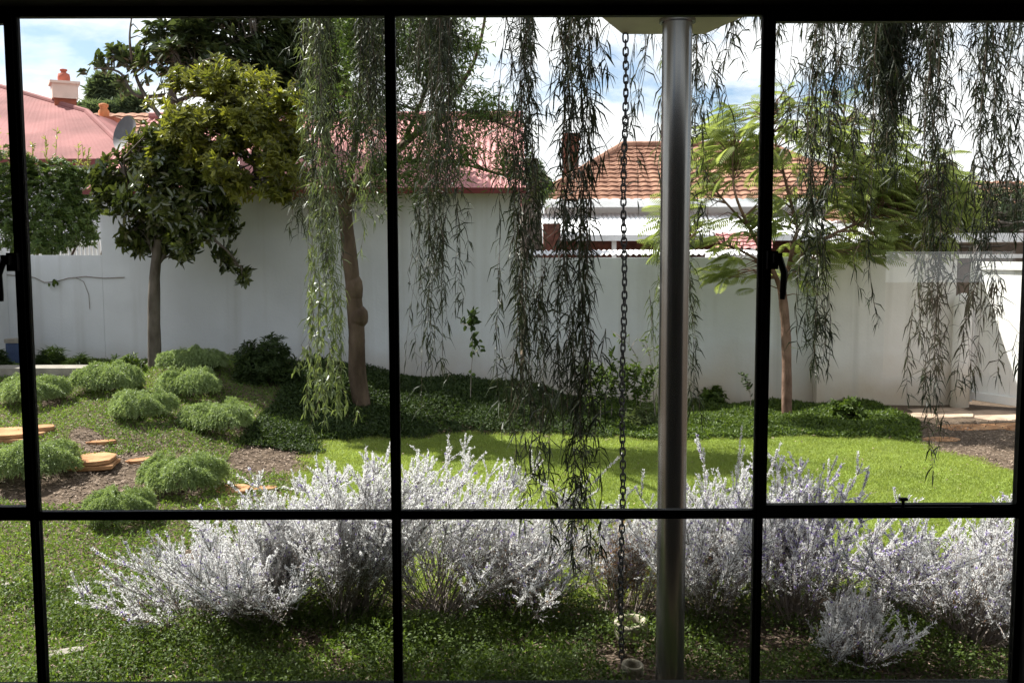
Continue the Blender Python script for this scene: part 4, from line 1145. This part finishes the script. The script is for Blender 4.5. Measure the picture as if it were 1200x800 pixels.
specs = [ # X, Y of the foot, width px, height px, label
    (124, 466, 84, 42, 'lime mound shrub left of the magnolia trunk, standing apart'),
    (222, 440, 86, 32, 'lime mound shrub just right of the magnolia trunk, farthest back'),
    (220, 472, 80, 42, 'lime mound shrub in front of the one beside the magnolia trunk'),
    (160, 498, 82, 42, 'lime mound shrub in the middle of the group of five'),
    (253, 512, 92, 42, 'flat lime mound shrub at the right of the group, nearest the weeping sprays'),
    (32, 480, 86, 40, 'lime mound shrub cut by the left mullion, behind the broad sandstone slabs'),
    (32, 570, 110, 55, 'lime mound shrub cut by the left mullion, in front of the broad sandstone slabs'),
    (208, 584, 108, 54, 'largest lime mound shrub, in front of the pale triangular slab'),
    (130, 622, 92, 52, 'lime mound shrub cut by the window transom, nearest the camera'),
]
for i, (X, Y, w_, h_, lab) in enumerate(specs):
    p = gpt(X, Y-4); dd = p[1]; sx_ = (w_/F*dd)/1.0; sz_ = (h_/F*dd)/.44
    loc = (p[0], p[1]+.12, float(hgt(p[0], p[1]+.12))-.02)
    if i < 3:
        root = empty('mound_shrub', (0, 0, 0), lab, 'shrub', GL)
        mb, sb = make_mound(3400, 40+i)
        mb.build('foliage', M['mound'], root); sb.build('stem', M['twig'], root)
        root.location = loc; root.rotation_euler = (0, 0, rng.uniform(0, 6)); root.scale = (sx_, sx_, sz_)
        MOUND.append(root)
    else:
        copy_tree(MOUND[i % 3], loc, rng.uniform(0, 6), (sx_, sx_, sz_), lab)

def scatter_bush(name, label, X, Y, w_, h_, mat, n=500, leafL=.06, leafW=.02, nl=8, kind='hex', up=.5, cat='shrub', group=None):
    p = gpt(X, Y); rx = w_/2/F*p[1]; hz = h_/F*p[1]
    t = empty(name, (p[0], p[1], float(hgt(p[0], p[1]))), label, cat, group)
    d = rand_dirs(n); d[:, 2] = np.abs(d[:, 2]); r_ = rng.uniform(.45, 1, (n, 1))
    P = d*r_*np.array([rx, rx*.8, hz])*(1+.12*np.sin(d[:, :1]*7))
    b = MB(); rosettes(b, P, np.array([0, 0, hz*.2]), nl, leafL, leafW, up=up, kind=kind); b.build('foliage', M[mat], t)
    b = MB()
    for q in P[::max(1, n//40)]:
        b.tube([(q[0]*.1, q[1]*.1, -.03), q*[.5, .5, .55], q], [.007, .005, .002], 4)
    b.build('stem', M['twig'], t)
    return t
scatter_bush('dark_shrub', 'dark green bushy shrub behind the lit sprays, against the tall wall', 313, 446, 82, 52, 'cover_dark_shade', 620, .075, .016, 10)
scatter_bush('low_shrub', 'dark grass like tuft at the foot of the left wall', 62, 432, 40, 24, 'cover_dark_shade', 180, .12, .008, 8, up=1.2, group='dark tufts along the left wall foot')
scatter_bush('low_shrub', 'small dark tuft between the left wall tuft and the magnolia trunk', 92, 434, 26, 16, 'cover_dark_shade', 110, .10, .008, 8, up=1.2, group='dark tufts along the left wall foot')
scatter_bush('low_shrub', 'dark leafy clump just left of the magnolia trunk base', 150, 436, 44, 20, 'cover', 160, .07, .022, 8, group='dark tufts along the left wall foot')
scatter_bush('low_shrub', 'dark clump at the left edge beside the blue crate', -2, 432, 26, 24, 'cover_dark_shade', 120, .08, .02, 8, group='dark tufts along the left wall foot')
scatter_bush('small_shrub', 'small reddish green shrub on the bed edge right of the pink trunked tree', 993, 492, 44, 28, 'cover', 120, .06, .028, 7)
scatter_bush('small_shrub', 'fresh green clump at the foot of the low wall beside the post', 836, 475, 34, 22, 'cover', 130, .07, .03, 8)

def sapling(name, label, pxs, D, nleaf, leafL, leafW, mat, mat_s='twig_grey', side=True, r=.006, group=None):
    base = np.array([at(pxs[0][0], pxs[0][1], D)[0], D, 0.0]); base[2] = hgt(base[0], D)
    t = empty(name, base, label, 'plant', group); b = MB(); lb = MB()
    path = limb(b, [base]+[at(x, y, D) for x, y in pxs[1:]], r, r*.35, 5)
    pts_ = list(path[len(path)//4:])
    if side:
        for _ in range(6):
            q = path[rng.integers(len(path)//3, len(path)-2)]; e = q+np.array([rng.uniform(-.16, .16), rng.uniform(-.1, .1), rng.uniform(.02, .16)])
            b.tube([q, (q+e)/2+[0, 0, .02], e], [.004, .003, .002], 4); pts_ += [q+(e-q)*k for k in (.4, .7, 1.0)]
    pts_ = np.array(pts_); Q = pts_[rng.integers(0, len(pts_), nleaf)]
    leaves(lb, Q, rng.normal(size=(nleaf, 3))*.7+[0, 0, -.1], rand_dirs(nleaf), leafL*rng.uniform(.6, 1.2, nleaf), leafW*rng.uniform(.7, 1.2, nleaf), 'hex')
    b.build('stem', M[mat_s], t, origin=base); lb.build('foliage', M[mat], t, origin=base)
    return t
sapling('rose_sapling', 'lanky leafy sapling rising from the dark ground cover against the tall wall', [(551, 462), (552, 440), (554, 410), (553, 385), (556, 362)], 11.6, 70, .10, .055, 'cover_dark_shade')
sapling('young_plant', 'thin leafy seedling by the low wall just left of the right mullion', [(880, 474), (879, 460), (876, 445), (872, 438)], 12.3, 34, .07, .03, 'cover_dark_shade')
sapling('bare_sapling', 'nearly leafless twiggy sapling between the chain and the post', [(768, 480), (765, 450), (762, 420), (755, 395)], 11.8, 16, .07, .03, 'cover', r=.009)
sapling('bare_sapling', 'thin arching twig with a few leaves beside the rain chain', [(748, 480), (752, 440), (738, 405), (722, 395)], 11.7, 14, .07, .03, 'cover', r=.006)
for X, Y1, lab in ((690, 425, 'dim upright leafy stem half hidden behind the longest hanging spray'), (703, 430, 'upright leafy plant at left of the row under the low wall'), (716, 412, 'tallest upright leafy plant in the row under the low wall'), (733, 432, 'upright leafy plant right behind the rain chain'), (745, 428, 'bright upright leafy plant just right of the rain chain'), (757, 436, 'short upright leafy plant at right of the row near the post')):
    sapling('upright_plant', lab, [(X, 494), (X+1, 470), (X-1, 448), (X+2, Y1)], 11.3+rng.uniform(-.2, .3), 210, .075, .024, 'cover', side=True, group='upright leafy plants in a row under the low wall')
scatter_bush('leafy_clump', 'pale fallen spray of leaves at the lawn edge left of the post', 752, 500, 40, 26, 'weep_lit', 70, .10, .010, 8, kind='hex')

# ---- silver bushes in the foreground
def make_silver(seed, n_stem, spread, height, flower=.03, rust=.0, lean=(0, 0)):
    global rng
    rng = np.random.default_rng(seed)
    st, lf, fl, ru = MB(), MB(), MB(), MB()
    LP, LDr, LA = [], [], []
    clumps_ = [(rng.uniform(0, 6.28), rng.uniform(.1, .95)*spread, rng.uniform(.68, 1.0)) for _ in range(7)]
    for s_ in range(int(n_stem*1.3)):
        ca_, ct_, cl_ = clumps_[rng.integers(0, 7)]
        az = ca_+rng.normal()*.45; tl = min(.98, max(.03, ct_*1.15+rng.normal()*.20))
        plume = rng.random() < .10
        ln = 1.17*height*cl_*(rng.uniform(.92, 1.04) if plume else rng.uniform(.6, .92))/max(.6, math.cos(tl*.8))
        d0 = np.array([math.cos(az)*math.sin(tl)+lean[0]+.12, math.sin(az)*math.sin(tl)+lean[1], math.cos(tl)])
        t = np.linspace(0, 1, 9)[:, None]
        curl = rng.normal(size=3)*.20+np.array([.10, 0, 0]); curl[2] = rng.uniform(-.15, .15)
        pts = np.array([rng.normal()*.06, rng.normal()*.06, -.03])+d0*ln*t+curl*ln*t*t*.5
        st.tube(pts, np.linspace(.0042, .0015, 9), 4, cap=False)
        shoots = [(pts[4:], True)]
        for _ in range(int(rng.integers(9, 14) if plume else rng.integers(18, 27))):
            u = rng.uniform(.30, .8 if plume else 1.0); k = min(7, int(u*8)); q = pts[k]+(pts[k+1]-pts[k])*(u*8-k if k < 7 else 1)
            dd = nrm(d0*.8+rng.normal(size=3)*.46+np.array([.08, 0, .30])); L2 = rng.uniform(.06, .18)*(1.3-.5*u)
            tq = np.linspace(0, 1, 5)[:, None]; pp = q+dd*L2*tq+np.array([0, 0, .06])*L2*tq*tq
            st.tube(pp, np.linspace(.0028, .0012, 5), 3, cap=False); shoots.append((pp, False))
        for pp, main in shoots:
            seg = np.linalg.norm(np.diff(pp, axis=0), axis=1).sum(); m_ = int(seg/.0019)
            u = rng.random(m_); ii = np.minimum((u*(len(pp)-1)).astype(int), len(pp)-2); fr = (u*(len(pp)-1)-ii)[:, None]
            Q = pp[ii]*(1-fr)+pp[ii+1]*fr; ax = nrm(pp[ii+1]-pp[ii])
            rd = rand_dirs(m_); pr = nrm(rd-ax*np.sum(rd*ax, 1, keepdims=True))
            dl = nrm(pr*.62+ax*rng.uniform(.4, 1.2, (m_, 1)))
            LP.append(Q); LDr.append(dl); LA.append(np.clip(np.full(m_, rng.random()*.5)+rng.random(m_)*.5, 0, 1))
    P = np.concatenate(LP); D_ = np.concatenate(LDr); A = np.concatenate(LA)
    hz = np.clip(P[:, 2]/height, 0, 1)
    keep = rng.random(len(P)) < np.clip((hz-.15)*1.8, .08, 1.0)
    P, D_, A = P[keep], D_[keep], A[keep]; n = len(P)
    leaves(lf, P, D_, rand_dirs(n), rng.uniform(.010, .019, n), rng.uniform(.0045, .0068, n), 'dia', droop=.1, a=A)
    k = int(n*flower*.26)
    q = rng.integers(0, n, k); Pf = np.repeat(P[q], 5, 0)
    leaves(fl, Pf, rand_dirs(5*k)+np.repeat(D_[q], 5, 0)*.6, rand_dirs(5*k), .011, .008, 'dia', droop=.2)
    if rust:
        k = int(n*rust); q = rng.integers(0, n, k); low = q[P[q, 2] < height*.7]
        leaves(ru, P[low]+rng.normal(size=(len(low), 3))*.02, rand_dirs(len(low)), rand_dirs(len(low)), .018, .005, 'dia')
    rng = np.random.default_rng(seed+500)
    return st, lf, fl, ru if rust else None
GS = 'silver leaved bushes in a row outside the window'
def silver(X, Y, seed, n_stem, spread, height, label, flower=.03, rust=.0, lean=(0, 0)):
    p = gpt(X, Y); root = empty('silver_bush', (p[0], p[1], float(hgt(p[0], p[1]))), label, 'bush', GS)
    st, lf, fl, ru = make_silver(seed, n_stem, spread, height, flower, rust, lean)
    st.build('stem', M['twig_grey'], root); lf.build('foliage', M['silver'], root); fl.build('flowers', M['lilac'], root)
    if ru: ru.build('dry_leaves', M['rust'], root)
silver(262, 736, 1, 30, 1.0, .50, 'low silver bush leaning left over the grass, leftmost of the row', .05, .01, (-.46, 0))
silver(320, 730, 2, 70, 1.15, .74, 'largest silver bush, wide and pale, left of the central mullion', .025, .0, (.0, .0))
silver(412, 726, 3, 52, .85, .86, 'tall silver bush touching the central mullion on its left', .03, .0, (.05, 0))
silver(515, 726, 4, 56, .9, .84, 'silver bush just right of the central mullion', .03)
silver(606, 720, 5, 36, .85, .64, 'airy silver bush left of the longest hanging spray', .05, .02)
silver(728, 719, 6, 28, .8, .66, 'sparse silver bush with rusty dry twigs beside the rain chain', .03, .22, (.12, 0))
silver(838, 722, 7, 44, .7, .84, 'tall silver bush just right of the steel post', .04)
silver(930, 726, 8, 52, .8, .86, 'tall silver bush full of lilac flowers behind the right mullion', .14)
silver(1046, 718, 9, 18, .6, .50, 'small thin silver bush between the two big right hand ones', .06, .08)
silver(1136, 749, 10, 74, .95, .72, 'broad silver bush at the right edge under the casement', .045, .01)
silver(985, 782, 11, 16, 1.1, .30, 'low dull grey bush in the shade below the lilac flowered one', .03, .03)

# ================================================================== GROUND COVER (uncountable)
LAWN = np.array([gpt(X, Y)[:2] for X, Y in ((338, 575), (350, 545), (374, 519), (430, 514), (500, 509), (570, 505), (640, 508), (720, 513), (800, 517), (900, 513), (1000, 512), (1055, 515), (1085, 522), (1112, 531), (1150, 541), (1200, 556), (1250, 575), (1260, 690), (900, 700), (600, 700), (330, 706), (332, 620))])
def inside_lawn(x, y):
    x = np.asarray(x, float); y = np.asarray(y, float)
    h_ = np.sin(x*127.1+y*311.7)*43758.5; h_ = h_-np.floor(h_)-.5
    xx = x+.05*np.sin(y*9+x*3)+.03*np.sin(y*23)+.16*h_; yy = y+.06*np.sin(x*7+y*2)+.035*np.sin(x*19+1)+.22*h_
    ins = np.zeros(x.shape, bool)
    for i in range(len(LAWN)):
        x0, y0 = LAWN[i]; x1, y1 = LAWN[(i+1) % len(LAWN)]
        c = ((y0 > yy) != (y1 > yy)) & (xx < (x1-x0)*(yy-y0)/(y1-y0+1e-12)+x0)
        ins ^= c
    return ins
def field(n, x0, x1, y0, y1, test=None, power=1.0):
    y = y0+(y1-y0)*rng.random(n)**power; x = rng.uniform(x0, x1, n)
    # keep only what the window can show, with a margin
    vis = np.abs(x) < .56*y+.5
    ok = vis if test is None else vis & test(x, y)
    x, y = x[ok], y[ok]
    return np.stack([x, y, hgt(x, y)], 1)
# lawn
P = field(520000, -2.3, 6.2, 5.2, 10.8, inside_lawn, 1.25)
b = MB(); n = len(P)
patch = .5+.5*np.sin(P[:, 0]*1.7+np.sin(P[:, 1]*2.1)*1.5)*np.sin(P[:, 1]*1.3+P[:, 0]*.6)
D_ = np.stack([rng.normal(size=n)*.55, rng.normal(size=n)*.55, np.ones(n)], 1)
leaves(b, P-[0, 0, .004], D_, rand_dirs(n), rng.uniform(.018, .042, n), rng.uniform(.004, .0075, n), 'dia', droop=.2, a=np.clip(.10+.38*patch+.16*np.sin(P[:, 0]*7.1+P[:, 1]*3)*np.sin(P[:, 1]*6.3)+.5*rng.random(n), 0, 1))
print('lawn', n)
tag(b.build('lawn_grass', M['lawn']), 'bright green mown lawn', 'lawn', kind='stuff')
# green mat below the lawn blades
lx = np.linspace(-2.4, 6.4, 150); ly = np.linspace(5.2, 10.9, 110)
AX, AY = np.meshgrid(lx, ly); ins = inside_lawn(AX, AY); ii = np.arange(AX.size).reshape(AX.shape)
f = np.stack([ii[:-1, :-1], ii[:-1, 1:], ii[1:, 1:], ii[1:, :-1]], -1).reshape(-1, 4)
okf = (ins[:-1, :-1] & ins[:-1, 1:] & ins[1:, 1:] & ins[1:, :-1]).reshape(-1)
b = MB(); b.add(np.stack([AX, AY, hgt(AX, AY)+.004], -1).reshape(-1, 3), f[okf])
tag(b.build('lawn', solid('turf', (.14, .19, .03), rough=.9, nscale=3, noise=.3)), kind='structure')

MC, MC2 = gpt(135, 563), gpt(325, 535)
def left_bed(x, y):
    mul = np.minimum(((x-MC[0])/.85)**2+((y-MC[1])/.6)**2, ((x-MC2[0])/.35)**2+((y-MC2[1])/.6)**2)       # bark patches
    nz = np.sin(x*3.1+1)*np.sin(y*2.7)+.6*np.sin(x*7.3+y*5.1)
    return ~inside_lawn(x, y) & (mul > 1.0+.35*nz) & (nz > -1.05)
P = field(330000, -7.5, .3, 3.4, 12.9, lambda x, y: left_bed(x, y) & ((x < -1.0) | (y < 5.4)), 1.6)
n = len(P); print('weeds', n)
b = MB(); tone = .5+.5*np.sin(P[:, 0]*2.3+P[:, 1])*np.sin(P[:, 1]*1.9-.5)
D_ = np.stack([rng.normal(size=n)*1.0, rng.normal(size=n)*1.0, rng.uniform(.3, 1.2, n)], 1)
leaves(b, P+np.stack([0*P[:, 0], 0*P[:, 0], rng.uniform(-.004, .02, n)], 1), D_, rand_dirs(n), rng.uniform(.018, .05, n), rng.uniform(.006, .013, n), 'dia', droop=.3, a=np.clip(.35*tone+.65*rng.random(n), 0, 1))
tag(b.build('weedy_grass', M['weed']), 'patchy weedy grass over the sloping bed', 'grass', kind='stuff')

def front_bed(x, y):
    nz = np.sin(x*4.1+2)*np.sin(y*5.7)+.6*np.sin(x*9.3+y*4.1)
    return (~inside_lawn(x, y)) & (x > -2.6+.5*np.sin(y*3)) & (y < 5.9) & (nz > -1.0)
P = field(150000, -3.0, 3.6, 3.5, 5.9, front_bed)
n = len(P); print('front cover', n)
b = MB(); tone = .5+.5*np.sin(P[:, 0]*5.3+1)*np.sin(P[:, 1]*6.1)
keep_ = rng.random(n) < .16+.84*sm((tone-.12)/.4)
P = P[keep_]; tone = tone[keep_]; n = len(P)
P[:, 2] += rng.random(n)*.15*(.2+tone)
leaves(b, P, rand_dirs(n)+[0, 0, .25], rand_dirs(n)*.5+[0, 0, 1], rng.uniform(.014, .030, n), rng.uniform(.009, .016, n), 'dia', droop=.2, a=np.clip(.4*tone+.6*rng.random(n), 0, 1))
tag(b.build('ground_cover', M['cover']), 'small leaved ground cover under the silver bushes', 'ground cover', kind='stuff')

def back_bed(x, y):
    return ~inside_lawn(x, y) & (x > -2.6) & (x < 4.75-.4*np.maximum(0, 11.5-y)) & (y > 9.3)
P = field(300000, -3.0, 5.0, 9.3, 12.98, back_bed)
n = len(P); print('back cover', n)
tall = .06*sm((.75-P[:, 0])/.8)*sm((P[:, 1]-11.0)/1.0)+.05+.04*np.sin(P[:, 0]*6)*np.sin(P[:, 1]*5)
P[:, 2] += rng.random(n)**.7*tall
shade_side = P[:, 0]+rng.normal(size=n)*.35 < 1.0  # darker leaf colour on this side stands in for wall and tree shade
for q, mt, lab in ((P[shade_side], 'cover_dark_shade', 'shade darkened ivy like ground cover at the foot of the tall wall'), (P[~shade_side], 'cover', 'low leafy ground cover along the foot of the low wall')):
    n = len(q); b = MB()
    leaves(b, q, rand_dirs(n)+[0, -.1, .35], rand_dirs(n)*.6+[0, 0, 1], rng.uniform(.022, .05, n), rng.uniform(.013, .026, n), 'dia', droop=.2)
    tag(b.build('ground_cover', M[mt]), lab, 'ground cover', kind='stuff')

# bark chips and dry leaf litter
P1 = field(60000, -7, -1.0, 4.0, 10.5, lambda x, y: ~inside_lawn(x, y) & ((((x-MC[0])/1.2)**2+((y-MC[1])/1.0)**2 < 1.3) | (((x-MC2[0])/.6)**2+((y-MC2[1])/1.0)**2 < 1.3) | (rng.random(len(x)) < .45)))
P2 = field(22000, -3.0, 3.5, 3.5, 5.9, lambda x, y: rng.random(len(x)) < .8)
P3 = field(16000, 4.0, 7.5, 8.0, 12.9, lambda x, y: ~inside_lawn(x, y) & (y < 11.6))
P4 = field(700, -2, 6, 5.4, 10.8)
P4[:, 2] += .025
P = np.concatenate([P1, P2, P3, P4]); n = len(P); print('chips', n)
P[:, 2] += rng.uniform(.0, .02, n)
b = MB(); leaves(b, P, rand_dirs(n)*[1, 1, .25], rand_dirs(n)*.35+[0, 0, 1], rng.uniform(.02, .055, n), rng.uniform(.006, .015, n), 'dia', droop=.05)
tag(b.build('bark_mulch', M['litter']), 'loose bark chips and dry leaf litter', 'mulch', kind='stuff')
print('objects', len(bpy.data.objects), 'faces', sum(len(m.polygons) for m in bpy.data.meshes))
